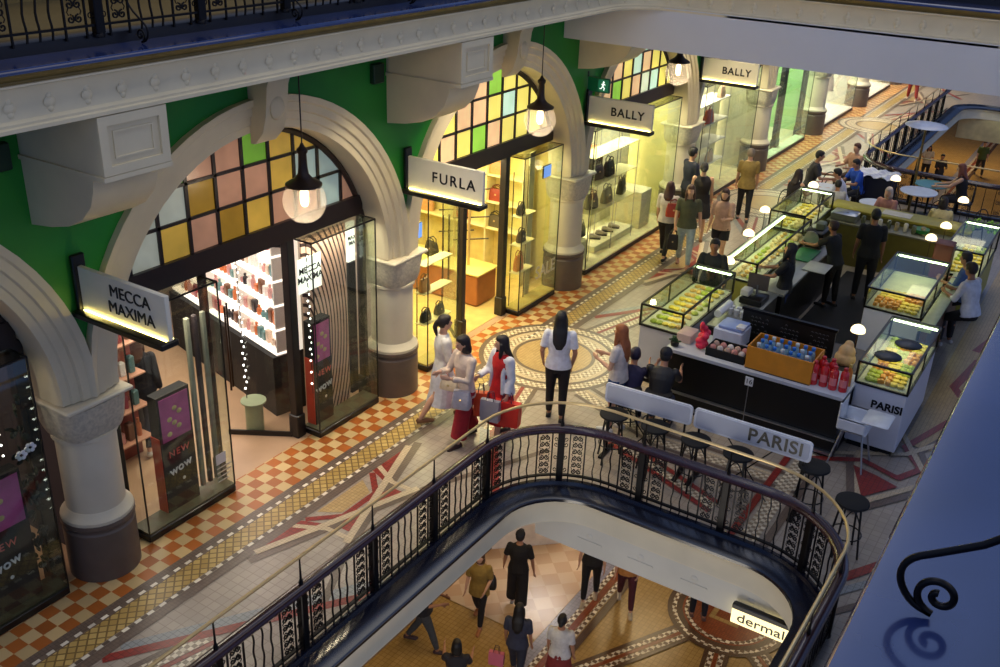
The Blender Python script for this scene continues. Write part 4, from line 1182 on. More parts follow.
        text('NEW', .115, M('pink_letters', (224,104,96), .5), t, (.008, 0, .74), RX, .003, 1.25)
        text('wow', .15, M('white_letters', (230,230,232), .5), t, (.008, 0, .53), (pi/2, radians(-8), pi/2), .003, 1.1, .003)
        MB().ell((.006,.03,.36), (.004,.022,.022), 10, 6).build('dot', MC['white_letters'], t)
        return t
    adstand('black stand reading NEW wow with magenta picture in the left cosmetics case', 6.40, .46)
    adstand('black stand reading NEW wow with pink picture in the patterned case', 8.84, .34)
    adstand('black stand reading NEW wow with magenta picture in the far left shop window', 4.2, .62, x=-8.25)
    # opening hours card and price lines on the left case
    t = thing('notice_card', 'small white notice card with lines of print on the left glass case', 'notice', (-8.12, 6.92, 0))
    MB().box(0,.004,-.13,.02,.5,.64).build('card', LW, t, smooth=0)
    k_ = MB()
    for j in range(4): k_.box(0,.004,-.13,.1-.02*j,.44-.06*j,.455-.06*j)
    k_.build('printed_lines', M('pale_print', (200,196,180), .5), t, smooth=0)
    # hanging ribbons / tall tubes inside left case
    for i, (y, c) in enumerate(((6.72,(150,150,130)),(6.83,(60,50,52)),(6.95,(130,132,116)))):
        t = MB().rbox((-8.3,y,1.3), (.05,.06,2.2), .01).build('display_column', M('case_col_%d' % i, c, .5)); tag(t, 'slim upright column inside the left cosmetics case, %s' % ['nearest the stand','middle one, dark','nearest the door'][i], 'column')
    # lit shelf wall seen through the door
    pal = [(150,60,70),(206,150,146),(40,36,40),(214,190,170),(120,80,60),(230,226,220),(200,110,60),(90,130,130)]
    t = thing('shelving_unit', 'brightly lit white shelving wall of cosmetics inside the first shop', 'shelves', (-10.4, 9.3, 0), radians(-14))
    MB().box(-1.5,1.5,.1,.2,.9,3.1).build('back_panel', EM('shelf_backlight', (255,240,226), .9), t, smooth=0)
    MB().box(-1.5,1.5,-.28,.2,0,.9).build('plinth', blackm, t, smooth=0)
    zs = [.95, 1.3, 1.65, 2.0, 2.35, 2.7]
    for z in zs: MB().box(-1.5,1.5,-.22,.1,z-.03,z).build('shelf', EM('shelf_edge_glow', (255,240,230), 1.5), t, smooth=0)
    for x in (-1.5,-.4,.5,1.48): MB().box(x-.012,x+.012,-.2,.1,.9,3.1).build('divider', LW, t, smooth=0)
    Rz = Matrix.Rotation(radians(-14), 3, 'Z')
    for zi, z in enumerate(zs):
        n = 26
        for i in range(n):
            lx = -1.42+2.82*(i+.5)/n
            p = Rz@Vector((lx, -.1, 0))+Vector((-10.4, 9.3, z))
            rgb = pal[rnd.randrange(len(pal))]
            kind = 'box' if (i//3+zi) % 2 else 'bottle'
            o = bpy.data.objects.new('cosmetics_box' if kind == 'box' else 'cosmetics_bottle', goods_mesh(kind, rgb)); COL.objects.link(o)
            o.scale = (.1,.1,rnd.uniform(.09,.22)); o.location = p; o.rotation_euler = (0,0,radians(-14))
            tag(o, 'small cosmetics pack on the %s shelf of the lit white shelving wall' % ['lowest','second lowest','third','fourth','fifth','top'][zi], 'cosmetics', 'cosmetics on the lit shelving wall')
    t = thing('display_table', 'pale green round plinth on the floor inside the cosmetics shop door', 'plinth', (-9.0, 8.25, 0))
    MB().lathe([(.12,0),(.12,.42),(.17,.43),(.17,.45)], n=20).build('plinth_body', M('sage', (150,166,130), .5), t)
    # dark units closing the view left of the lit shelves
    t = thing('shelving_unit', 'low dark red backed shelving behind the left cosmetics case', 'shelves', (-9.75, 6.25, 0), 0)
    MB().box(-.1,0,-.85,.75,0,1.75).build('back_panel', M('warm_red_panel', (150,70,56), .6, var=.3, scale=2), t, smooth=0)
    for z in (.35,.8,1.25,1.7): MB().box(0,.25,-.85,.75,z-.02,z).build('shelf', M('peach_shelf', (214,160,130), .5), t, smooth=0)
    for zi, z in enumerate((.35,.8,1.25,1.7)):
        shelf_goods(-9.62, 5.45, 6.95, z, 11, pal, 'cosmetics pack on the dark red shelving behind the left cosmetics case, %s row' % ['lowest','second','third','upper'][zi], 'cosmetics on the dark red shelving', hmax=.26)
    # --- shop -1 : far left -------------------------------------------------
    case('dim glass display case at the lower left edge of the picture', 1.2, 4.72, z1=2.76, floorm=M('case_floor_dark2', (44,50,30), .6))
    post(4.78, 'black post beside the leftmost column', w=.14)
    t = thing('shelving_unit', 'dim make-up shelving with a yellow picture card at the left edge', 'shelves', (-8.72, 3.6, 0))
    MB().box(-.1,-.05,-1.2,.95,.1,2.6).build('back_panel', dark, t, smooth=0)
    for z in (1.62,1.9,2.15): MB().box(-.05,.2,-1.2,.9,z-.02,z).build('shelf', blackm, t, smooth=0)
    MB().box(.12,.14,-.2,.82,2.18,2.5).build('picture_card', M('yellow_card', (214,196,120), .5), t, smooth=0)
    b = MB()
    for i in range(14): b.ell((.2,.93,.8+i*.12), (.012,.012,.012), 6, 5)
    b.build('edge_bulbs', EM('white_bulbs', (255,250,240), 5), t)['kind'] = 'stuff'
    shelf_goods(-8.6, 3.0, 4.45, 1.62, 12, [(206,120,110),(224,150,130),(190,100,96)], 'pink lipstick tube on the lower shelf of the left edge window', 'lipsticks in the left window', kinds=('bottle',), hmax=.16)
    shelf_goods(-8.6, 3.0, 4.45, 1.9, 12, [(214,150,90),(224,170,110),(150,100,70)], 'amber tube on the middle shelf of the left edge window', 'amber tubes in the left window', kinds=('bottle',), hmax=.16)
    t = thing('flower_arrangement', 'tall dark foliage display with a white flower beside the leftmost post', 'flowers', (-8.26, 4.6, .12))
    f = MB()
    for i in range(60):
        a = rnd.uniform(0, 2*pi); z = rnd.uniform(.1, 2.3); r = rnd.uniform(.02, .11)
        f.ell((r*cos(a), r*sin(a), z), (.035,.012,.05), 6, 5, Euler((rnd.uniform(-1,1), rnd.uniform(-1,1), a)).to_matrix())
    f.build('foliage', M('dark_foliage', (22,32,20), .6, var=.4), t)['kind'] = 'stuff'
    f = MB()
    for (dy, dz) in ((0,1.72),(-.1,1.68)):
        for k in range(6): f.ell((.12+.01*cos(k), dy+.035*cos(k*pi/3), dz+.035*sin(k*pi/3)), (.012,.026,.022), 6, 5)
    f.build('white_petals', white, t)['kind'] = 'stuff'
    # --- shop 1 : yellow ------------------------------------------------------
    case('narrow glass display case left of the yellow lit shop door', 10.98, 11.75, floorm=M('yellow_case_floor', (190,170,90), .5))
    case('glass display case with shelves right of the yellow lit shop door, lettered SALE', 13.58, 14.82, floorm=M('yellow_case_floor', (190,170,90), .5))
    post(13.47, 'dark brushed post left of the SALE display case', w=.12); post(12.27, 'dark bronze post in the yellow lit shop doorway', w=.1); post(10.72, 'dark post beside the second column at the yellow lit shop', w=.06)
    sale = text('SALE', .32, M('sale_letters', (214,206,176), .5), None, (-8.118, 14.42, .62), RX, .002, 1.0, .004); sale.name = 'window_lettering'
    tag(sale, 'large white letters SALE on the glass of the right yellow shop case', 'lettering')
    def glass_shelves(label, y0, y1, zs, x=-8.3, m=None):
        t = thing('shelf_stack', label, 'shelves', (x, (y0+y1)/2, 0)); h = (y1-y0)/2
        for z in zs: MB().box(-.09,.1,-h,h,z-.012,z).build('shelf', m or M('pale_yellow_shelf', (232,220,160), .4), t, smooth=0)
        for s in (-1,1): MB().cyl((-.07,s*(h-.03),.12), (-.07,s*(h-.03),2.5), .01, n=6).build('upright', M('shelf_upright', (70,50,30), .4), t)
    glass_shelves('thin lit shelves in the left case of the yellow shop', 11.0, 11.7, (.75,1.25,1.7))
    glass_shelves('thin lit shelves in the SALE case of the yellow shop', 13.62, 14.15, (.75,1.25,1.75))
    bl = (40,44,46)
    handbag(-8.3, 11.15, .76, bl, 'dark small bag on the lowest shelf of the left yellow shop case', .22,.16,.1, pi/2)
    handbag(-8.3, 11.5, .76, (60,66,60), 'second dark small bag on the lowest shelf, nearer the door', .2,.15,.1, pi/2)
    handbag(-8.3, 11.12, 1.26, (206,150,90), 'tan bag on the middle shelf of the left yellow shop case', .22,.2,.1, pi/2)
    handbag(-8.3, 13.8, .76, (214,120,60), 'orange bag on the lowest shelf of the SALE case', .24,.26,.1, pi/2)
    handbag(-8.3, 13.85, 1.26, (50,40,40), 'black bag on the middle shelf of the SALE case', .22,.18,.1, pi/2)
    handbag(-8.3, 13.8, 1.76, (40,36,36), 'black bag on the top shelf of the SALE case', .2,.16,.1, pi/2)
    t = MB().box(-8.42,-8.4,14.2,14.36,.12,2.7).build('curtain_panel', M('cream_curtain', (206,196,140), .6), smooth=0); tag(t, 'cream upright panel inside the SALE case', 'panel')
    t = thing('tablet_screen', 'small glowing blue screen in the SALE case', 'screen', (-8.3, 14.6, 2.32)); MB().rbox((0,0,0), (.03,.26,.22), .005).build('screen_body', black, t); MB().box(.016,.018,-.12,.12,-.1,.1).build('screen_face', EM('blue_screen', (110,150,230), 1.3), t)
    t = thing('tablet_screen', 'small bluish screen at the edge of the left yellow shop case', 'screen', (-8.3, 10.98, 2.25)); MB().rbox((0,0,0), (.03,.12,.24), .005).build('screen_body', black, t); MB().box(.016,.018,-.055,.055,-.11,.11).build('screen_face', MC['blue_screen'], t)
    # long counter bench and rails inside
    t = thing('shop_counter', 'long low tan leather counter inside the yellow lit shop', 'counter', (-10.0, 13.75, 0), radians(0))
    MB().rbox((0,0,.3), (2.2,.6,.56), .02).build('counter_body', brownw, t); MB().rbox((0,0,.6), (2.26,.66,.04), .01).build('counter_top', M('yellow_top', (214,196,110), .4), t)
    handbag(-10.6, 13.7, .62, (120,60,44), 'red brown bag standing on the tan counter in the yellow shop', .3,.26,.14, .4)
    handbag(-10.1, 13.75, .62, (60,56,50), 'dark bag standing on the tan counter in the yellow shop', .3,.26,.14, -.2)
    t = thing('shelving_unit', 'tall pale shelving of bags along the side wall inside the yellow lit shop', 'shelves', (-10.4, 15.0, 0))
    MB().box(-1.6,1.6,.0,.06,.0,3.0).build('back_panel', M('pale_yellow_panel', (236,220,140), .5), t, smooth=0)
    for z in (1.0,1.5,2.0,2.5): MB().box(-1.6,1.6,-.3,.0,z-.02,z).build('shelf', M('pale_yellow_shelf', (232,220,160), .4), t, smooth=0)
    for x in (-1.6,-.8,0,.8,1.58): MB().box(x-.015,x+.015,-.3,0,.0,3.0).build('divider', M('pale_yellow_shelf', (232,220,160), .4), t, smooth=0)
    for i in range(12):
        x = -11.8+.78*(i % 4)+.0; z = (1.0,1.5,2.0)[i//4]
        handbag(x, 14.85, z, [(60,40,34),(150,60,44),(40,44,50),(206,150,96),(90,80,60)][(i*3) % 5], 'bag on the %s side wall shelf of the yellow shop, %s' % (('lower','middle','upper')[i//4], ('farthest in','second farthest in','third','nearest the door')[i % 4]), .3,.22,.12, .1*(i % 3), 'bags on the side wall shelving')
    for i, x in enumerate((-9.3, -9.75)):
        t = thing('garment_rail', 'slim brass display rail with cross bars inside the yellow shop, %s' % ['nearer the door','farther in'][i], 'rail', (x, 13.75+.2*i, 0))
        MB().cyl((0,0,0), (0,0,2.6), .025, n=8).build('upright', brass, t)
        for z in (1.1,1.5,2.0): MB().cyl((-.2,-.2,z), (.25,.25,z), .012, n=6).build('cross_bar', black, t)
    t = MB().box(-12.45,-12.4,11.0,14.6,1.1,2.6).build('wall_shelf', M('yellow_niche', (220,200,110), .5), smooth=0); tag(t, 'pale yellow wall niche at the back of the yellow shop', 'niche')
    # --- shop 2 : bag window --------------------------------------------------
    case('long glass window of handbags under the nearer BALLY sign', 15.98, 19.82, floorm=M('cream_case_floor', (228,222,176), .5), x0=-9.25)
    S(MB().box(-9.32,-9.27,17.9,19.9,0,2.8).build('wall_case_back', M('cream_case_back', (226,220,184), .6)))
    t = thing('display_plinth', 'cream block plinth at the left end of the handbag window', 'plinth', (-8.75, 16.3, .12)); MB().rbox((0,0,.2), (.7,.5,.4), .01).build('plinth_body', M('cream_plinth', (226,220,182), .5), t)
    t = thing('display_plinth', 'tall cream block plinth at the right end of the handbag window', 'plinth', (-8.7, 19.0, .12)); MB().rbox((0,0,.4), (.7,.5,.8), .01).build('plinth_body', MC['cream_plinth'], t)
    t = thing('display_plinth', 'long low step along the handbag window floor', 'plinth', (-8.65, 17.7, .12)); MB().rbox((0,0,.07), (.5,1.7,.14), .01).build('plinth_body', MC['cream_plinth'], t)
    t = thing('shelf_stack', 'two glass shelves on thin rods holding dark handbags', 'shelves', (-8.5, 17.35, 0))
    for z in (1.05, 1.6, 2.15): MB().box(-.2,.2,-.95,.95,z-.014,z).build('shelf', M('glass_shelf_pale', (220,214,170), .2), t, smooth=0)
    for sy in (-.93,.0,.93):
        for sx in (-.19,.19): MB().cyl((sx,sy,.12), (sx,sy,2.74), .009, n=6).build('rod', steel, t)
    dk = (44,38,34)
    for i, (x, y, z, c, lab) in enumerate(((-8.5,16.75,1.07,dk,'black handbag at the left of the lower glass shelf'),(-8.45,17.3,1.07,(92,88,60),'olive grey handbag in the middle of the lower glass shelf'),
            (-8.5,18.05,1.07,(66,62,44),'dark green handbag at the right of the lower glass shelf'),(-8.5,16.9,1.62,dk,'black handbag at the left of the upper glass shelf'),(-8.45,17.3,1.62,(54,46,40),'second black handbag on the upper glass shelf'),
            (-8.62,16.25,.53,(46,34,30),'black tall bag on the left plinth of the handbag window'),(-8.6,16.5,.53,(60,52,46),'slumped dark bag on the left plinth of the handbag window'))):
        handbag(x, y, z, c, lab, .34,.28,.15, pi/2+.2*(i % 3-1), 'handbags in the window')
    for i in range(4):
        t = thing('shoe', 'pale %s of four shoes on the long low step of the handbag window' % ['first','second','third','last'][i], 'shoe', (-8.62, 17.25+.28*i, .27), .5, 'shoes in the handbag window')
        m = MB(); m.rings([[(x, wy*cos(a)*1, .02+hz/2+hz/2*sin(a)) for a in [2*pi*k/10 for k in range(10)]] for x, wy, hz in ((-.12,.02,.05),(-.1,.035,.09),(-.04,.034,.1),(.02,.038,.07),(.09,.042,.05),(.13,.02,.03))])
        m.build('upper', M('silver_shoe', (168,160,150), .4), t); MB().box(-.12,.12,-.035,.035,0,.022).build('sole', dark, t)
    t = thing('wall_shelf', 'wooden shelf with boxes at the top of the handbag window', 'shelves', (-9.15, 16.9, 2.0)); MB().box(0,.4,-.8,.8,0,.04).build('shelf', brownw, t); MB().box(-.02,.38,-.7,.75,-.6,-.05).build('dark_cabinet', woodd, t)
    # --- shop 3 : second window ----------------------------------------------
    case('glass window of white shelves under the farther BALLY sign', 21.2, 24.7, floorm=MC['cream_case_floor'], x0=-9.25)
    S(MB().box(-9.32,-9.27,20.4,25.2,0,2.8).build('wall_case_back', M('cream_case_back2', (232,224,196), .6)))
    post(21.0, 'black post at the left of the farther lit window', w=.14)
    t = thing('shelf_stack', 'white shelves with an orange handbag in the farther lit window', 'shelves', (-8.6, 22.4, 0))
    for z in (.7, 1.2, 1.7, 2.2): MB().box(-.3,.2,-1.1,1.1,z-.02,z).build('shelf', LW, t, smooth=0)
    for sy in (-1.08,0,1.08): MB().cyl((.19,sy,.12), (.19,sy,2.7), .01, n=6).build('rod', steel, t)
    handbag(-8.5, 22.45, 1.71, (206,84,30), 'orange handbag on the white shelves of the farther lit window', .42,.3,.16, pi/2)
    for i, (y, z) in enumerate(((21.6,1.21),(21.7,.71),(23.1,2.21),(22.8,.71))): handbag(-8.5, y, z, (206,170,140), 'pale bag in the farther lit window, %s' % ['left of the middle shelf','left of the lowest shelf','on the top shelf','right of the lowest shelf'][i], .3,.24,.14, pi/2)
    # --- shop 4 : green glass, shops 5.. : white fashion ----------------------
    case('greenish glass window with small racks beyond the fifth column', 25.9, 29.4, floorm=M('pale_green_floor', (206,226,190), .5))
    post(29.6, 'black post at the far end of the greenish window', w=.2); post(27.6, 'thick dark post in the middle of the greenish window', w=.3)
    for i, y in enumerate((26.1, 26.6)):
        t = thing('display_rack', 'small wire rack with white cards in the greenish window, %s' % ['left one','right one'][i], 'rack', (-8.6, y, .12))
        for z in (.2,.45,.7): MB().box(-.15,.15,-.2,.2,z,z+.015).build('shelf', white, t, smooth=0)
        for sx in (-.14,.14):
            for sy in (-.19,.19): MB().cyl((sx,sy,0), (sx,sy,.8), .01, n=5).build('leg', iron, t)
    case('bright white window with mannequins beyond the sixth column', 30.9, 34.5, floorm=LW, x0=-9.25)
    case('bright white window farthest down the arcade', 35.9, 39.6, floorm=LW, x0=-9.25)
    for i, (y, c) in enumerate(((31.4,(130,40,30)),(32.3,(150,56,40)),(33.4,(206,190,180)),(36.6,(206,190,180)),(37.6,(190,180,176)))):
        t = thing('mannequin', 'mannequin dressed in %s in the bright window, %s' % (['dark red','red brown','pale cloth','pale cloth','grey cloth'][i], ['first from the column','second','third','nearest in the farthest window','second in the farthest window'][i]), 'mannequin', (-8.75, y, .12), .3*i)
        MB().lathe([(.12,.0),(.12,.02),(.02,.03),(.02,.75)], n=12).build('stand', white, t)
        m = MB(); m.rings([ering(Vector((0,0,z)), rx, ry, Vector((0,0,1)), 14) for z, rx, ry in ((.62,.2,.17),(.9,.17,.13),(1.1,.12,.09),(1.3,.17,.11),(1.42,.18,.1),(1.5,.06,.05),(1.56,.05,.05))]); m.ell((0,.01,1.66), (.07,.08,.11), 12, 8)
        m.build('figure', M('mannequin_cloth_%d' % i, c, .7, var=.2), t)

# ------------------------------------------------------------------ the cafe
def food_meshes():
    out = {}
    def mk(name, mb, rgb):
        o = mb.build('tmp', M('food_'+name, rgb, .5, var=.35, scale=30, bump=.3)); out[name] = o.data; bpy.data.objects.remove(o)
    m = MB(); m.ell((0,0,.022), (.05,.032,.024), 10, 6); mk('bread_roll', m, (214,170,90))
    m = MB(); m.tube([(.045*cos(a), .045*sin(a), .016+.004*sin(a*3)) for a in [pi*i/8-.2 for i in range(10)]], [.008,.014,.018,.021,.022,.022,.021,.018,.013,.007], 8); mk('croissant', m, (206,140,60))
    m = MB(); m.lathe([(.03,0),(.042,.01),(.045,.03),(.03,.036),(.012,.03)], n=12); mk('tart', m, (226,196,70))
    m = MB(); m.rbox((0,0,.02), (.08,.05,.04), .008); m.rbox((0,0,.044), (.076,.046,.01), .004); mk('cake_slice', m, (220,150,60))
    m = MB(); m.lathe([(.034,0),(.046,.012),(.04,.03),(.02,.042),(.004,.045)], n=10); mk('green_pastry', m, (166,180,60))
    m = MB(); m.rbox((0,0,.03), (.11,.06,.06), .015); m.rbox((0,0,.035), (.115,.064,.012), .004); mk('sandwich', m, (226,200,150))
    return out

def display(label, x0, x1, y0, y1, zt, zb=.95, ped=None, pedlabel=None, led='y1', glow=10, foods=('tart','green_pastry'), nx=4, ny=9, name='', tint=(200,230,190), food_zone=(0,1)):
    """glass food display on its counter"""
    t = thing('glass_display', label, 'display case', ((x0+x1)/2, (y0+y1)/2, 0))
    hx, hy = (x1-x0)/2, (y1-y0)/2
    if ped:
        m = MB(); m.rbox((0,0,zb/2+.04), (2*hx,2*hy,zb-.09), .008); m.build('pedestal', ped, t)
        MB().box(-hx+.04,hx-.04,-hy+.04,hy-.04,0,.09).build('kick_plinth', blackm, t, smooth=0)
    MB().box(-hx+.01,hx-.01,-hy+.01,hy-.01,zb,zb+.015).build('tray', M('display_tray', (206,206,180), .8), t, smooth=0)
    e = MB(); r = .014
    for sx in (-1,1):
        for sy in (-1,1): e.box(sx*hx-r,sx*hx+r,sy*hy-r,sy*hy+r,zb,zt)
        e.box(sx*hx-r,sx*hx+r,-hy,hy,zt-r,zt+r); e.box(sx*hx-r,sx*hx+r,-hy,hy,zb,zb+.03)
        e.box(sx*hx-r*.7,sx*hx+r*.7,-r,r,zb,zt)
    for sy in (-1,1): e.box(-hx,hx,sy*hy-r,sy*hy+r,zt-r,zt+r); e.box(-hx,hx,sy*hy-r,sy*hy+r,zb,zb+.03)
    e.build('frame', M('display_frame', (26,24,20), .35, .3), t, smooth=0)
    g = GLASS('display_glass', (251,254,250), .08, .99)
    MB().box(-hx,hx,-hy,-hy+.006,zb+.03,zt).build('front_pane', g, t, smooth=0)
    MB().box(-hx,-hx+.006,-hy+.01,hy,zb+.03,zt).build('side_pane', g, t, smooth=0); MB().box(hx-.006,hx,-hy+.01,hy,zb+.03,zt).build('side_pane', g, t, smooth=0)
    MB().box(-hx,hx,-hy,hy,zt-.003,zt+.004).build('top_pane', GLASS('display_top_glass', (246,253,240), .03, .99), t, smooth=0)
    s = {'y1': (-hx+.03,hx-.03,hy-.05,hy-.02), 'y0': (-hx+.03,hx-.03,-hy+.02,-hy+.05), 'x0': (-hx+.02,-hx+.05,-hy+.03,hy-.03)}[led]
    MB().box(*s, zt-.04, zt-.02).build('light_strip', EM('display_led', (240,255,214), glow), t, smooth=0)
    area('display_light', ((x0+x1)/2, (y0+y1)/2, zt-.03), (x1-x0)*.7, 4.0, (1,.9,.52), size_y=(y1-y0)*.8)
    # food, row by row
    for j in range(ny):
        for i in range(nx):
            f = (j+.5)/ny
            if not (food_zone[0] <= f <= food_zone[1]): continue
            k = foods[(i*len(foods)//nx+j//3) % len(foods)]
            o = bpy.data.objects.new(k, FOOD[k]); COL.objects.link(o)
            o.location = (x0+.09+(x1-x0-.18)*(i+.5)/nx+rnd.uniform(-.01,.01), y0+.08+(y1-y0-.16)*f+rnd.uniform(-.01,.01), zb+.016)
            o.rotation_euler = (0,0,rnd.uniform(0,6.28)); sc = rnd.uniform(1.1,1.35); o.scale = (sc,sc,sc)
            tag(o, '%s laid out in the %s' % ({'tart':'yellow tart','green_pastry':'green glazed pastry','bread_roll':'golden bread roll','croissant':'golden croissant','cake_slice':'orange cake slice','sandwich':'pale sandwich'}[k], name), 'pastry', 'food in the '+name)
    return t
FOOD = {}

def chair(label, x, y, rz, group=None, first=[]):
    """bentwood chair with looped back"""
    if first: return dup(first[0], (x, y, 0), rz, label, group)
    t = thing('cafe_chair', label, 'chair', (x, y, 0), rz, group)
    MB().lathe([(.02,.44),(.2,.44),(.21,.455),(.2,.47),(.02,.475)], n=20).build('seat', black, t)
    for sx in (-1,1):
        for sy in (-1,1): MB().tube([(sx*.14,sy*.14,.45),(sx*.18,sy*.18,.0)], [.014,.011], 6).build('leg', black, t)
    MB().tube([(.18*sin(a) if True else 0, -.19-.02*cos(a)*0, .45+.42*(1-abs(cos(a/1))) if False else .45+.45*sin(pi*i/14)**.6) for i, a in [(i, -pi/2+pi*i/14) for i in range(15)]], .012, 6).build('backrest', black, t)
    MB().tube([(.1*sin(-pi/2+pi*i/12), -.19, .45+.3*sin(pi*i/12)**.6) for i in range(13)], .009, 6).build('back_loop', black, t)
    first.append(t); return t
def stool(label, x, y, rz=0, group='black round cafe stools', first=[]):
    if first: return dup(first[0], (x, y, 0), rz, label, group)
    t = thing('bar_stool', label, 'stool', (x, y, 0), rz, group)
    MB().lathe([(.02,.66),(.17,.66),(.19,.675),(.185,.7),(.15,.71),(.02,.7)], n=24).build('seat', blackm, t)
    for k in range(4):
        a = pi/4+k*pi/2
        MB().tube([(.12*cos(a),.12*sin(a),.67),(.16*cos(a),.16*sin(a),.3),(.2*cos(a),.2*sin(a),0)], .013, 6).build('leg', black, t)
    MB().tube([(.17*cos(2*pi*i/20),.17*sin(2*pi*i/20),.26) for i in range(20)], .009, 6, closed=True).build('foot_ring', black, t)
    b = MB()
    for k in range(4):
        a = k*pi/2+pi/4; c = (k+1)*pi/2+pi/4
        pts = [((1-u)*.14*cos(a)+u*.14*cos(c), (1-u)*.14*sin(a)+u*.14*sin(c), .45+.17*sin(pi*u)) for u in [i/8 for i in range(9)]]
        b.tube(pts, .008, 5)
    b.build('arched_brace', black, t)
    first.append(t); return t
def round_table(label, x, y, h=.74, r=.33, top=None, cloth=False):
    t = thing('round_table', label, 'table', (x, y, 0))
    MB().lathe([(.02,h-.025),(r,h-.025),(r+.005,h-.012),(r,h),(.02,h)], n=32).build('tabletop', top or M('white_marble', (206,214,230), .25, var=.06), t)
    MB().lathe([(.2,0),(.2,.015),(.05,.04),(.025,.07),(.022,h-.05),(.06,h-.026)], n=16).build('pedestal', iron, t)
    return t
def dome_lamp(label, x, y, z, hgt=.35, cache={}):
    if z not in (1.0,): hgt += z; z = 0
    if hgt in cache: return dup(cache[hgt], (x, y, z), 0, label)
    t = thing('dome_lamp', label, 'lamp', (x, y, z), 0, 'small glowing dome lamps of the cafe')
    MB().lathe([(.05,0),(.05,.012),(.008,.02),(.007,hgt)], n=12).build('stem', M('lamp_bronze', (60,46,30), .35, .6), t)
    MB().lathe([(.1,hgt-.02),(.096,hgt+.025),(.07,hgt+.06),(.034,hgt+.08),(.01,hgt+.085)], n=24).build('lamp_shade', EM('dome_glow', (255,232,176), 2.6), t)
    cache[hgt] = t; return t

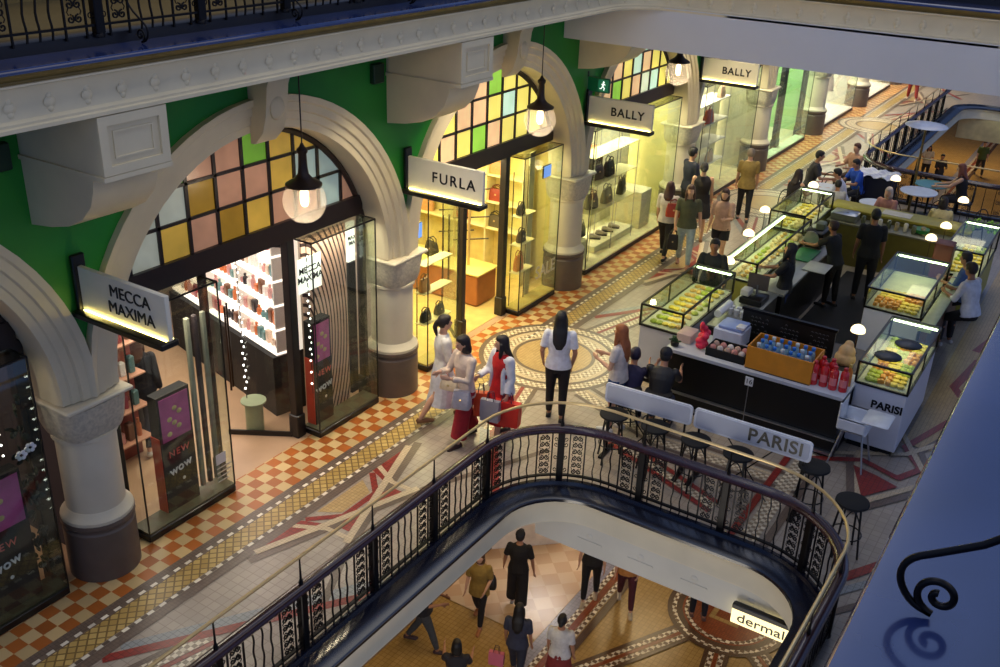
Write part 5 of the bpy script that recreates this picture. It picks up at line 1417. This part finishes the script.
def cafe():
    FOOD.update(food_meshes())
    ped = M('pale_grey_laminate', (188,190,198), .4, var=.03)
    pedw = M('white_laminate2', (222,222,228), .35, var=.03)
    ox = M('olive_display_side', (160,156,70), .45, var=.1)
    # displays
    display('glass food display at the near left corner of the cafe, green pastries inside', -5.46,-4.80,12.66,14.7,1.27, .93, ped, led='y1', foods=('green_pastry','tart','bread_roll'), nx=5, ny=9, name='near left glass display')
    d3 = display('glass food display on a white pedestal lettered PARISI at the near right corner', -2.30,-1.63,12.7,14.5,1.27, .95, pedw, led='y1', foods=('green_pastry','cake_slice','tart'), nx=6, ny=12, name='near right glass display')
    text('PARISI', .15, blackm, d3, (.12,-.905,.71), RY, .003, 1.0, .005)
    display('glass display with orange pastries behind the PARISI corner display', -2.9,-2.05,15.45,17.4,1.27, .93, pedw, led='y1', foods=('cake_slice','tart'), nx=7, ny=13, name='middle right glass display', food_zone=(0,.45))
    display('bright glass display with green leaves at the far right of the cafe', -2.28,-1.66,18.2,20.1,1.27, .8, ox, led='y1', foods=('tart','green_pastry'), nx=4, ny=8, name='far right glass display')
    display('glass display at the far left corner of the cafe, pale green food inside', -5.46,-4.8,18.3,20.2,1.27, .93, ox, led='y1', foods=('tart','sandwich'), nx=4, ny=8, name='far left glass display')
    display('long glass sandwich counter on the left side of the cafe', -5.2,-4.66,15.35,18.25,1.25, .9, ox, led='x0', glow=5, foods=('sandwich','bread_roll','green_pastry'), nx=3, ny=14, name='long sandwich display')
    # front bar
    t = thing('cafe_counter', 'long black fronted cafe bar with pale grey worktop facing the railing', 'counter', (-3.55,12.5,0))
    MB().rbox((0,.02,.93), (2.52,.78,.06), .008).build('worktop', M('grey_worktop', (190,192,200), .3, var=.05), t)
    MB().box(-1.24,1.24,-.3,.4,.0,.9).build('front_panel', M('deep_black_panel', (7,7,8), .4), t, smooth=0)
    m = MB(); m.box(-1.24,1.24,-.34,-.3,.05,.09).box(-1.24,1.24,-.36,-.31,.28,.3).build('foot_rail', steel, t, smooth=0)
    # inner runs
    t = thing('cafe_counter', 'inner work counter with a green board beside the sandwich display', 'counter', (-4.38,16.7,0))
    MB().rbox((0,0,.86), (.5,2.9,.05), .006).build('worktop', M('work_steel', (150,150,140), .35, .3), t); MB().box(-.22,.22,-1.42,1.42,0,.83).build('cabinet_body', black, t, smooth=0)
    tag(MB().rbox((-4.42,17.3,.9), (.36,.7,.02), .004).build('chopping_board', M('board_green', (24,110,60), .5)), 'green chopping board on the inner work counter', 'chopping board')
    tag(MB().rbox((-4.05,16.8,.9), (.4,.5,.02), .004).build('paper_sheet', M('paper', (190,190,186), .6)), 'pale paper sheet hanging over the inner work counter', 'paper')
    t = thing('cafe_counter', 'olive topped back counter closing the cafe behind the staff', 'counter', (-3.5,20.25,0))
    MB().rbox((0,.22,.98), (2.7,.55,.06), .01).build('worktop', olive, t); MB().rbox((0,-.3,.84), (2.5,.5,.04), .006).build('lower_worktop', M('dim_steel', (120,118,100), .4, .3), t)
    MB().box(-1.3,1.3,-.05,.45,0,.95).box(-1.22,1.22,-.52,-.05,0,.82).build('cabinet_body', M('olive_front', (96,90,36), .5), t, smooth=0)
    t = thing('cafe_counter', 'pale serving ledge running along the right side of the glass displays', 'counter', (-1.9,16.4,0))
    MB().rbox((.0,0,.98), (.2,2.9,.04), .006).build('worktop', M('pale_green_ledge', (176,184,140), .4), t); MB().box(-.05,.05,-1.4,1.4,0,.95).build('panel', woodd, t, smooth=0)
    tag(MB().rbox((-2.25,17.9,.73), (.3,.3,1.45), .01).build('wooden_box', M('red_brown_wood', (120,56,30), .5)), 'red brown wooden box between the right hand glass displays', 'box')
    # staff area floor mat
    tag(MB().box(-4.1,-2.95,13.0,19.4,.003,.012).build('rubber_mat', blackm), 'black rubber mat covering the serving area floor', 'mat')
    # --- on the front bar
    zt = .96
    t = thing('bottle_crate', 'orange yellow wooden crate holding bottles with blue caps on the front bar', 'crate', (-3.22,12.42,zt))
    w = M('orange_crate', (214,136,26), .45, var=.1)
    MB().box(-.45,.45,-.22,-.2,0,.33).box(-.45,.45,.28,.3,0,.33).box(-.45,-.43,-.2,.28,0,.33).box(.43,.45,-.2,.28,0,.33).build('crate_walls', w, t, smooth=0)
    MB().box(-.41,.41,-.2,.28,0,.02).build('crate_bottom', w, t, smooth=0); MB().box(-.44,.44,-.225,-.219,-.0,.012).build('edge_strip', black, t, smooth=0)
    first = None; k = 0
    for j in range(3):
        for i in range(7):
            x, y = -3.22-.33+.11*i, 12.42-.12+.15*j
            lab = 'small water bottle with %s cap in the orange crate' % ('blue' if (i+j) % 3 else 'white')
            if (i+j) % 3: nm = 'b'
            else: nm = 'w'
            key = 'bottle'+nm
            if key not in POOL:
                t = thing('water_bottle', lab, 'bottle', (x, y, zt+.1), 0, 'water bottles in the orange crate, %s capped' % ('blue' if nm == 'b' else 'white'))
                MB().lathe([(.032,0),(.036,.01),(.036,.16),(.03,.19),(.014,.215),(.014,.23)], n=12).build('bottle_body', M('water_plastic', (160,196,216), .15), t)
                MB().lathe([(.024,.222),(.028,.23),(.028,.262),(.024,.268)], n=12).build('cap', M('cap_blue', (40,120,214), .4) if nm == 'b' else M('cap_white', (214,222,226), .4), t)
                POOL[key] = t
            else: dup(POOL[key], (x, y, zt+.1))
    names = ['leftmost', 'second from the left', 'third from the left', 'rightmost']
    first = None
    for i, x in enumerate((-2.76,-2.63,-2.50,-2.37)):
        lab = 'red bottle on the front bar, %s of four in front' % names[i]
        if not first:
            first = t = thing('juice_bottle', lab, 'bottle', (x, 12.3, zt), 0, 'red bottles on the front bar')
            MB().lathe([(.054,0),(.058,.01),(.058,.23),(.05,.27),(.026,.295),(.024,.3)], n=16).build('bottle_body', M('red_juice', (214,36,40), .2, coat=.5), t)
            MB().lathe([(.0585,.07),(.0588,.075),(.0588,.17),(.0585,.175)], n=16, a0=-2.4, a1=-.7).build('label_band', M('pink_label', (236,130,130), .5), t)
            MB().lathe([(.028,.295),(.03,.3),(.03,.33),(.026,.335)], n=12).build('cap', M('cap_red', (190,30,36), .4), t)
        else: dup(first, (x, 12.3+.02*(i % 2), zt), label=lab)
        if i < 2: dup(first, (x+.05, 12.5, zt), label='red bottle in the back row at the right end of the bar, %s' % ('left one' if i == 0 else 'right one'))
    t = thing('juice_bottle', 'orange capped bottle behind the red bottles on the front bar', 'bottle', (-2.36,12.52,zt)); MB().lathe([(.04,0),(.04,.2),(.018,.26),(.018,.28)], n=14).build('bottle_body', M('orange_juice', (224,130,40), .3), t); MB().lathe([(.022,.27),(.022,.31),(.01,.315)], n=10).build('cap', M('cap_gold', (206,176,90), .4), t)
    # clutter left of the crate
    t = thing('plastic_bag', 'bright pink red crumpled plastic bag on the front bar', 'bag', (-4.38,12.42,zt))
    b = MB()
    for i in range(11): b.ell((rnd.uniform(-.05,.05), rnd.uniform(-.05,.05), .06+.03*i), (.08-.004*i,.065-.003*i,.055), 10, 7)
    me = soft(b, .008, 2); me.materials.append(M('pink_plastic', (226,44,76), .3, var=.3, scale=14, bump=.5)); obj('bag_body', me, t)
    t = thing('serving_tray', 'low black tray of cups and rolls beside the pink bag on the front bar', 'tray', (-3.98,12.42,zt))
    MB().box(-.28,.28,-.18,.18,0,.015).box(-.28,.28,-.18,-.16,0,.12).box(-.28,.28,.16,.18,0,.12).box(-.28,-.26,-.16,.16,0,.12).box(.26,.28,-.16,.16,0,.12).build('tray_body', blackm, t, smooth=0)
    for i in range(10):
        t = tag(MB().ell((-4.2+.105*(i % 5), 12.36+.13*(i//5), zt+.08), (.05,.045,.06), 10, 7).build('wrapped_roll', M('wrap_%d' % (i % 3), [(206,140,130),(226,216,206),(190,160,140)][i % 3], .6, var=.2)), '%s wrapped roll in the low black tray' % ['pinkish','white','tan'][i % 3], 'food', '%s wrapped rolls in the black tray' % ['pinkish','white','tan'][i % 3])
    t = thing('paper_carton', 'stack of white and pale blue cartons behind the black tray', 'cartons', (-4.15,12.95,.9))
    MB().rbox((0,0,.13), (.42,.4,.26), .01).build('carton_body', M('carton_white', (206,214,230), .5), t); MB().rbox((.02,0,.29), (.36,.34,.05), .01).build('carton_lid', M('carton_blue', (150,170,220), .5), t); MB().rbox((.16,-.1,.33), (.12,.14,.05), .01).build('napkin_pack', white, t)
    tag(MB().lathe([(.06,0),(.06,.5)], c=(0,0,0), n=16).build('paper_roll', white, loc=(-4.62,13.6,1.0), rot=(radians(90),0,radians(180))), 'white paper roll lying by the near left display', 'paper roll')
    tag(MB().rbox((-4.66,12.55,1.03), (.22,.3,.14), .01).build('napkin_box', M('napkin_beige', (206,176,160), .5)), 'pale box on the bar beside the near left display', 'box')
    t = thing('herb_pot', 'small dark pot of green herbs on the left end of the front bar', 'plant', (-4.72,12.24,zt))
    MB().lathe([(.04,0),(.055,.01),(.065,.07),(.055,.07)], n=14).build('pot', black, t)
    f = MB()
    for i in range(26):
        a = rnd.uniform(0,6.28); r = rnd.uniform(0,.07); f.ell((r*cos(a), r*sin(a), .08+rnd.uniform(0,.06)), (.022,.01,.014), 6, 5, Euler((rnd.uniform(-1,1),0,a)).to_matrix())
    f.build('leaves', M('herb_green', (50,84,40), .6, var=.3), t)['kind'] = 'stuff'
    # black screen wall with chalk menu
    t = thing('menu_board', 'long black board with faint chalk lettering behind the front bar', 'board', (-3.2,13.35,0))
    MB().box(-.95,.4,-.02,.02,.2,1.32).build('board_panel', black, t, smooth=0); MB().box(-.97,.42,-.03,.03,1.3,1.34).build('top_rail', iron, t, smooth=0)
    ch = MB()
    for bx in (-.7,-.25,.18):
        for j in range(5):
            for i in range(5):
                if rnd.random() < .75: ch.tube([(bx-.12+.055*i, -.023, 1.22-.06*j), (bx-.1+.055*i, -.023, 1.235-.06*j), (bx-.085+.055*i, -.023, 1.215-.06*j)], .003, 4)
    ch.build('chalk_marks', M('chalk', (120,120,124), .8), t)
    t = thing('coffee_machine', 'dark till and coffee equipment in front of the cashier', 'machine', (-4.42,14.65,.9))
    MB().rbox((0,0,.05), (.36,.4,.1), .01).build('machine_body', black, t); MB().rbox((0,.1,.3), (.34,.03,.26), .01).build('screen', M('till_screen', (84,76,72), .2), t); MB().cyl((0,.1,.1),(0,.1,.25), .02).build('stand', steel, t); MB().rbox((-.12,-.05,.16), (.14,.2,.1), .01).build('printer', offw, t)
    t = thing('storage_cabinet', 'low cabinet with cups and napkins between front display and till', 'cabinet', (-4.45,14.3,0))
    MB().box(-.24,.24,-.9,.9,0,.86).build('cabinet_body', M('cabinet_dark', (60,54,50), .5), t, smooth=0); MB().rbox((0,0,.875), (.5,1.84,.03), .006).build('worktop', M('work_steel', (150,150,140), .35, .3), t)
    for i in range(6): tag(MB().lathe([(.03,0),(.04,.1),(.036,.1)], n=12).build('paper_cup', white, loc=(-4.55+.1*(i % 3), 13.95+.12*(i//3), .89)), 'white paper cup on the cabinet between front display and till', 'cup', 'paper cups by the till')
    t = thing('coffee_machine', 'dark slicer machine on the inner work counter', 'machine', (-4.45,18.0,.885)); MB().rbox((0,0,.16), (.34,.5,.32), .03).build('machine_body', M('dark_machine', (36,36,32), .3, .5), t); MB().lathe([(.02,0),(.13,.0),(.13,.02),(.02,.02)], n=20).build('blade', steel, t, loc=(-.02,-.27,.2), rot=(pi/2,0,0)); MB().rbox((.05,0,.38), (.16,.2,.14), .02).build('hopper', M('grey_green', (100,110,84), .4), t)
    # black discs and things on the displays
    for i, (x, y) in enumerate(((-2.02,13.05),(-1.88,13.6))): tag(MB().lathe([(.02,0),(.17,0),(.18,.006),(.17,.012),(.02,.012)], c=(x,y,1.278), n=32).build('black_plate', black), 'flat black round plate on the glass of the PARISI display, %s' % ['nearer one','farther one'][i], 'plate')
    t = thing('paper_bag', 'translucent beige bag of bread near the PARISI display', 'bag', (-2.6,13.25,.9)); b = MB()
    b.ell((0,0,.1), (.15,.12,.12), 14, 8); b.ell((.01,0,.2), (.12,.09,.12), 14, 8); b.ell((.02,.01,.31), (.07,.03,.07), 12, 8)
    me = soft(b, .012, 6); me.materials.append(M('beige_bag', (226,186,130), .4, var=.2, scale=10)); obj('bag_body', me, t)
    tag(MB().box(-2.95,-2.4,12.95,13.9,.0,.9).build('cabinet', M('cabinet_dark', (60,54,50), .5), smooth=0), 'low dark cabinet under the beige bag', 'cabinet')
    # lamps
    for lab, x, y, z in (('small glowing dome lamp at the near end of the sandwich counter', -5.1,15.2,.9), ('small glowing dome lamp on the bar beside the beige bread bag', -2.55,13.5,1.0), ('second glowing dome lamp along the sandwich counter', -5.28,16.6,.95), ('glowing dome lamp at the near corner of the far left display', -5.6,18.4,.85),
                         ('glowing dome lamp behind the far left display', -5.28,20.35,.95), ('glowing dome lamp above the diner in pink top', -3.95,21.6,1.05), ('tall glowing dome lamp at the right tables', -2.5,20.9,1.05),
                         ('glowing dome lamp at the end of the olive counter', -2.52,19.5,.9), ('glowing dome lamp left of the far right display', -2.6,18.6,.9)):
        dome_lamp(lab, x, y, z)
        L = bpy.data.lights.new('dome_light', 'POINT'); L.energy = 2.2; L.color = (1,.8,.5); L.shadow_soft_size = .08
        o = bpy.data.objects.new('dome_light', L); COL.objects.link(o); o.location = (x, y, z+.3)
    # equipment on the back counter
    for i in range(10): tag(MB().lathe([(.04,0),(.045,.05),(.045,.14),(.03,.16)], n=10).build('glass_jar', M('jar_%d' % (i % 3), [(150,140,110),(200,196,180),(90,96,70)][i % 3], .2), loc=(-4.4+.16*i, 19.9+.04*(i % 2), .86)), '%s jar on the lower back counter' % ['tan','white','olive'][i % 3], 'jar', '%s jars on the lower back counter' % ['tan','white','olive'][i % 3])
    tag(MB().rbox((-4.45,19.95,.94), (.5,.36,.16), .02).build('pastry_tray', steel), 'shiny steel box at the left end of the lower back counter', 'tray')
    tag(MB().lathe([(.05,0),(.13,.03),(.15,.1),(.14,.1)], n=20).build('bowl', M('green_bowl', (40,120,60), .4), loc=(-3.0,20.0,.86)), 'green bowl on the lower back counter', 'bowl')
    tag(MB().box(-3.85,-3.3,20.3,20.62,1.011,1.018).build('newspaper', M('newsprint', (196,190,176), .7), smooth=0), 'open newspaper lying on the olive counter', 'paper')
    f = MB()
    for i in range(40): a = rnd.uniform(0,6.28); f.ell((rnd.uniform(-.3,.3), rnd.uniform(-.1,.1), rnd.uniform(0,.2)), (.03,.014,.045), 6, 5, Euler((rnd.uniform(-1,1),0,a)).to_matrix())
    o = f.build('leafy_plant', M('leaf_bright', (110,150,50), .5, var=.3), loc=(-1.98,20.35,1.05)); tag(o, 'leafy green garnish plant behind the far right display', 'plant', None, 'stuff')
    # --- windbreak banners between railing and bar
    fab = M('banner_grey', (196,200,212), .6, var=.03); rim = M('banner_rim', (226,230,238), .5)
    def banner(label, x0, x1, y0, y1, txt=None):
        dx, dy = x1-x0, y1-y0; L = sqrt(dx*dx+dy*dy); t = thing('cafe_barrier', label, 'barrier', ((x0+x1)/2, (y0+y1)/2, 0), atan2(dy, dx))
        def rr(w, h, r): return [(sx*(w/2-r)+r*cos(a), sz*(h/2-r)+r*sin(a)) for sx, sz, a0 in ((1,1,0),(-1,1,pi/2),(-1,-1,pi),(1,-1,3*pi/2)) for a in [a0+pi/2*i/5 for i in range(6)]]
        MB().prism([(a, b+.9) for a, b in rr(L, .28, .05)], -.012, .012, 'y').build('rim', rim, t)
        MB().prism([(a, b+.9) for a, b in rr(L-.06, .22, .04)], -.02, -.012, 'y').build('fabric_panel', fab, t)
        for sx in (-1,1):
            MB().box(sx*(L/2-.08)-.012,sx*(L/2-.08)+.012,-.01,.012,.03,.8).build('upright', iron, t, smooth=0); MB().box(sx*(L/2-.08)-.03,sx*(L/2-.08)+.03,-.2,.2,0,.03).build('foot', iron, t, smooth=0)
        for s in (-1,1): MB().tube([(-s*.3,.0,.04),(s*.3,0,.78)], .009, 6).build('cross_brace', iron, t)
        if txt: text(txt, .24, black, t, (.3,-.024,.9), RY, .003, 1.05, .004)
        return t
    banner('plain pale grey cafe barrier panel, left one, behind the curved railing', -4.93,-3.75,10.55,10.62)
    banner('pale grey cafe barrier panel lettered PARISI behind the curved railing', -3.72,-2.24,10.62,10.64,'PARISI')
    t = thing('table_number', 'small white number card on a thin stem at the black bar', 'sign', (-3.5,11.95,0)); MB().lathe([(.07,0),(.07,.01),(.01,.015)], n=14).build('base', iron, t); MB().cyl((0,0,.01),(0,0,.84), .006, n=6).build('stem', steel, t); MB().rbox((0,0,.9), (.11,.01,.13), .003).build('card', white, t); text('16', .1, black, t, (0,-.007,.9), RY, .001)
    # stools
    for lab, x, y in (('black stool nearest the right bend of the brass rail', -1.62,10.25), ('black stool second from the right bend, below the PARISI barrier end', -2.2,10.72),
                      ('black stool under the left end of the plain barrier', -4.72,10.42), ('black stool under the middle of the plain barrier', -4.15,10.45), ('black stool under the gap between the two barriers', -3.6,10.45), ('black stool under the lettered barrier', -3.05,10.45),
                      ('black stool under the seated man in cap', -4.5,11.3), ('black stool under the person in purple hoodie', -4.88,11.15)):
        stool(lab, x, y, rnd.uniform(0,1))
    # high chair
    t = thing('high_chair', 'white plastic high chair with tray in front of the PARISI display', 'high chair', (-2.1,12.22,0), radians(0))
    wp = M('white_plastic', (230,232,236), .35)
    m = MB(); m.rbox((0,0,.56), (.36,.36,.05), .015); m.rbox((-.19,0,.74), (.035,.36,.38), .015); m.rbox((-.02,.18,.66), (.36,.035,.2), .015); m.rbox((-.02,-.18,.64), (.36,.035,.16), .015); m.build('seat', wp, t)
    m = MB(); m.rbox((.26,0,.76), (.34,.42,.035), .015); m.build('tray', wp, t)
    for sx in (-1,1):
        for sy in (-1,1): MB().tube([(sx*.12,sy*.12,.57),(sx*.23,sy*.21,.0)], [.014,.011], 8).build('leg', M('alu_leg', (180,182,186), .3, .6), t)
    # --- tables beyond
    round_table('round white table with papers near the walkway behind the far left display', -5.55,22.35, r=.36)
    round_table('round white table by the right hand pole, nearer one', -3.75,23.45, r=.4)
    round_table('round table with a teal tray by the far railing', -3.65,24.25, r=.36, top=M('teal_top', (90,150,156), .3))
    round_table('small round table under the far newspaper, by the olive counter', -4.35,21.9, r=.3)
    t = thing('covered_table', 'table in dark blue cloth with a crumpled white sheet near the far rail corner', 'table', (-4.75,23.75,0))
    MB().box(-.4,.4,-.35,.35,0,.86).build('cloth', M('dark_blue_cloth', (18,22,44), .7), t, smooth=0)
    b = MB(); n = 12
    for i in range(n):
        for j in range(n):
            pass
    vs = [(-.45+.9*i/n, -.38+.76*j/n, .88+.035*sin(i*1.7+j)*cos(j*1.3)+.02*rnd.random()) for i in range(n+1) for j in range(n+1)]
    fs = [(i*(n+1)+j, (i+1)*(n+1)+j, (i+1)*(n+1)+j+1, i*(n+1)+j+1) for i in range(n) for j in range(n)]
    me = bpy.data.meshes.new('crumpled_sheet'); me.from_pydata(vs, [], fs); me.materials.append(M('sheet_white', (206,208,220), .6)); o = obj('crumpled_sheet', me, t)
    sm = o.modifiers.new('s', 'SOLIDIFY'); sm.thickness = .008
    for i, (x, y, rz) in enumerate(((-5.95,21.25,-.3),(-6.0,23.15,-1.2),(-5.15,23.2,2.4),(-5.0,22.3,1.7),(-5.5,24.65,2.6),(-3.95,21.55,2.9),(-2.9,21.3,.1),(-2.9,24.2,1.6),(-3.2,22.6,.4),(-4.3,22.9,2.0),(-2.4,22.5,.8),(-5.55,22.95,-2.6))):
        chair(['black bentwood chair under the woman with bare shoulders','black bentwood chair under the man in dark grey tee','black bentwood chair under the person in bright blue','black bentwood chair under the person in white shirt','black bentwood chair by the far brass corner','black bentwood chair behind the olive counter under the headscarf wearer','black bentwood chair under the diner in white and yellow','black bentwood chair under the brown haired woman at the far table','empty black bentwood chair between the two right tables','empty black bentwood chair left of the white right table','empty black bentwood chair at the far right of the tables','empty looped back chair between the two men near the walkway'][i], x, y, rz, 'black bentwood cafe chairs')
    t = thing('patio_heater', 'tall slim pole with a wide pale round shade beside the far tables', 'heater', (-4.0,24.15,0))
    MB().lathe([(.2,0),(.2,.03),(.03,.06),(.025,2.02)], n=16).build('pole', M('heater_pole', (120,96,50), .4, .4), t); MB().lathe([(.46,2.04),(.44,2.06),(.2,2.1),(.03,2.12)], n=32).build('shade', M('heater_shade', (206,208,216), .35, .2), t)
    # red shoulder bag and carried bags
    handbag(-7.18,17.72,.92,(170,60,40),'red brown leather bag at the hip of the woman in white top',.32,.26,.12,.4)
    handbag(-6.68,9.5,.82,(226,206,170),'cream folded parcel held by the woman in beige sweater',.26,.14,.1,.2,handle=False)
    handbag(-6.44,9.44,.66,(170,166,176),'striped grey and white cloth bag hanging before the red trousers',.26,.24,.16,.3,handle=False)
    handbag(-7.0,17.4,.38,(24,22,24),'black shopping bag hanging from the hand of the woman in olive tee',.22,.3,.1,.3)
    def shopping_bag(label, x, y, z, rz, c, w=.32, h=.38, d=.12):
        t = thing('shopping_bag', label, 'bag', (x, y, z), rz)
        m = MB(); m.rings([[(sx*w/2*k, sy*d/2*k2, zz) for sx, sy in ((-1,-1),(1,-1),(1,1),(-1,1))] for zz, k, k2 in ((0,.96,1),(h*.5,1,1.05),(h,1,.7))]); m.build('bag_body', M('bag_%d_%d_%d' % c, c, .5, var=.06), t, smooth=20)
        for s in (-1,1): MB().tube([(-w*.2,s*d*.3,h),(-w*.12,s*d*.2,h+.12),(w*.12,s*d*.2,h+.12),(w*.2,s*d*.3,h)], .006, 5).build('handle', M('cord_dark', (60,40,60), .6), t)
        return t
    shopping_bag('large red paper shopping bag carried by the woman in red dress', -6.0,9.86,.36,.2,(206,40,30),.36,.34,.14)
    shopping_bag('grey shopping bag held in front of the red dress', -6.16,9.7,.44,.2,(150,146,156),.26,.3,.1)
    shopping_bag('orange shopping bag at the left hand of the woman in red dress', -6.4,9.84,.38,.5,(226,76,34),.2,.34,.12)
    handbag(-7.62,12.12,-4.62,(26,24,26),'black shoulder bag on the person in mustard top below',.32,.26,.16,.4)
    shopping_bag('pink bag beside the long haired woman on the ground floor', -6.72,11.05,-5.1,.3,(214,110,130),.26,.26,.1)

# ------------------------------------------------------------------ light, world, camera
def lights():
    w = bpy.data.worlds.new('World'); SC.world = w; w.use_nodes = True; nt = w.node_tree
    bg = nt.nodes['Background']; tc = nt.nodes.new('ShaderNodeTexCoord'); nz = nt.nodes.new('ShaderNodeTexNoise'); nz.inputs['Scale'].default_value = 2.2
    rp = nt.nodes.new('ShaderNodeValToRGB'); rp.color_ramp.elements[0].position = .42; rp.color_ramp.elements[1].position = .62
    rp.color_ramp.elements[0].color = (.05,.10,.26,1); rp.color_ramp.elements[1].color = (.3,.42,.76,1)
    nt.links.new(tc.outputs['Generated'], nz.inputs['Vector']); nt.links.new(nz.outputs['Fac'], rp.inputs['Fac']); nt.links.new(rp.outputs['Color'], bg.inputs['Color'])
    bg.inputs['Strength'].default_value = .9
    area('skylight', (-4.6, 12, 15), 3.4, 660, (1,.95,.86), size_y=40)
    cols = {-1: ((1,.75,.6), 60), 0: ((1,.86,.78), 170), 1: ((1,.9,.52), 250), 2: ((1,.95,.74), 460), 3: ((1,.92,.7), 380), 4: ((.88,1,.74), 260), 5: ((1,.93,.86), 420), 6: ((1,.9,.8), 380)}
    for b, (c, e) in cols.items():
        yc = Y0+(b+.5)*PITCH
        area('shop_light', (-10.3, yc, 3.15), 3.2, e, c, size_y=4.2)
        if b >= 1: area('window_light', (-8.55, yc, 2.74), .3, 60, c, size_y=3.6)
    area('window_light', (-8.3, 3.6, 2.7), .15, 9, (1,.8,.65), size_y=1.4)  # added lamp so the shelves of the left edge window show
    area('window_light', (-8.2, 6.4, 2.7), .12, 14, (1,.85,.7), size_y=1)
    area('window_light', (-8.3, 9.2, 2.7), .15, 12, (1,.9,.75), size_y=1)
    # downlights under the upper gallery, over the walkway
    for k in range(0, 8): area('downlight', (-7.15, Y0+(k+.5)*PITCH+(-1.3 if k == 1 else 1.3), 5.1), .25, 42 if k else 26, (1,.84,.58), spread=radians(88))
    for y in (18, 22, 26, 31): area('bridge_light', (-3.4, y, 5.1), 1.0, 7, (1,.84,.6))
    # ground floor
    for x, y, e in ((-7.2,11,45), (-4.2,13.5,26), (-7,18,60), (-4,20,40), (-5,30,60), (-6,42,120), (-7,52,180)):
        area('ground_light', (x, y, -.9 if not (y < 9.6) else -.6), 1.6, e, (1,.76,.42))
    area('ground_shop_fill', (-8.2, 15.2, -3.2), 1.0, 40, (1,.93,.86))
    area('ground_shop_fill', (-3.6, 3.5, -3.2), 3, 150, (1,.92,.8), rot=(radians(104),0,0))  # added fill on the beam face, standing in for unseen ground floor shops
    # upper gallery
    area('gallery_fill', (2.2, 8, 9.6), 3, 125, (1,.86,.62), rot=(0,radians(58),0), size_y=16)  # added unseen warm fill from the camera side for the cream fascia
    area('gallery_light', (-9, 8, 8.4), 2, 12, (1,.85,.5), size_y=8)

def camera():
    c = bpy.data.cameras.new('Camera'); c.sensor_width = 36; c.lens = 1006.57*36/1000; c.clip_start = .05; c.clip_end = 300
    o = bpy.data.objects.new('Camera', c); COL.objects.link(o)
    Rm = Matrix.Rotation(radians(31.9801), 3, 'Z')@Matrix.Rotation(radians(64.8366), 3, 'X')@Matrix.Rotation(radians(2.2180), 3, 'Z')
    return o, c, Rm

def setup_view():
    v = SC.view_settings; SC.display_settings.display_device = 'sRGB'
    v.view_transform = 'Standard'; v.look = 'None'; v.gamma = 1; v.use_curve_mapping = False; v.exposure = 0
    SC.cycles.use_denoising = True
    SC.cycles.max_bounces = 8; SC.cycles.transparent_max_bounces = 24; SC.cycles.diffuse_bounces = 4; SC.cycles.glossy_bounces = 3
    SC.cycles.sample_clamp_indirect = 4; SC.cycles.caustics_reflective = False; SC.cycles.caustics_refractive = False

people()
structure(); arcade(); fanlights(); railings(); lamps(); signs(); shops(); cafe(); lights()
cam, cd, Rm = camera(); SC.camera = cam
cam.matrix_world = Matrix.Translation((0,0,7.1))@Rm.to_4x4()
setup_view()
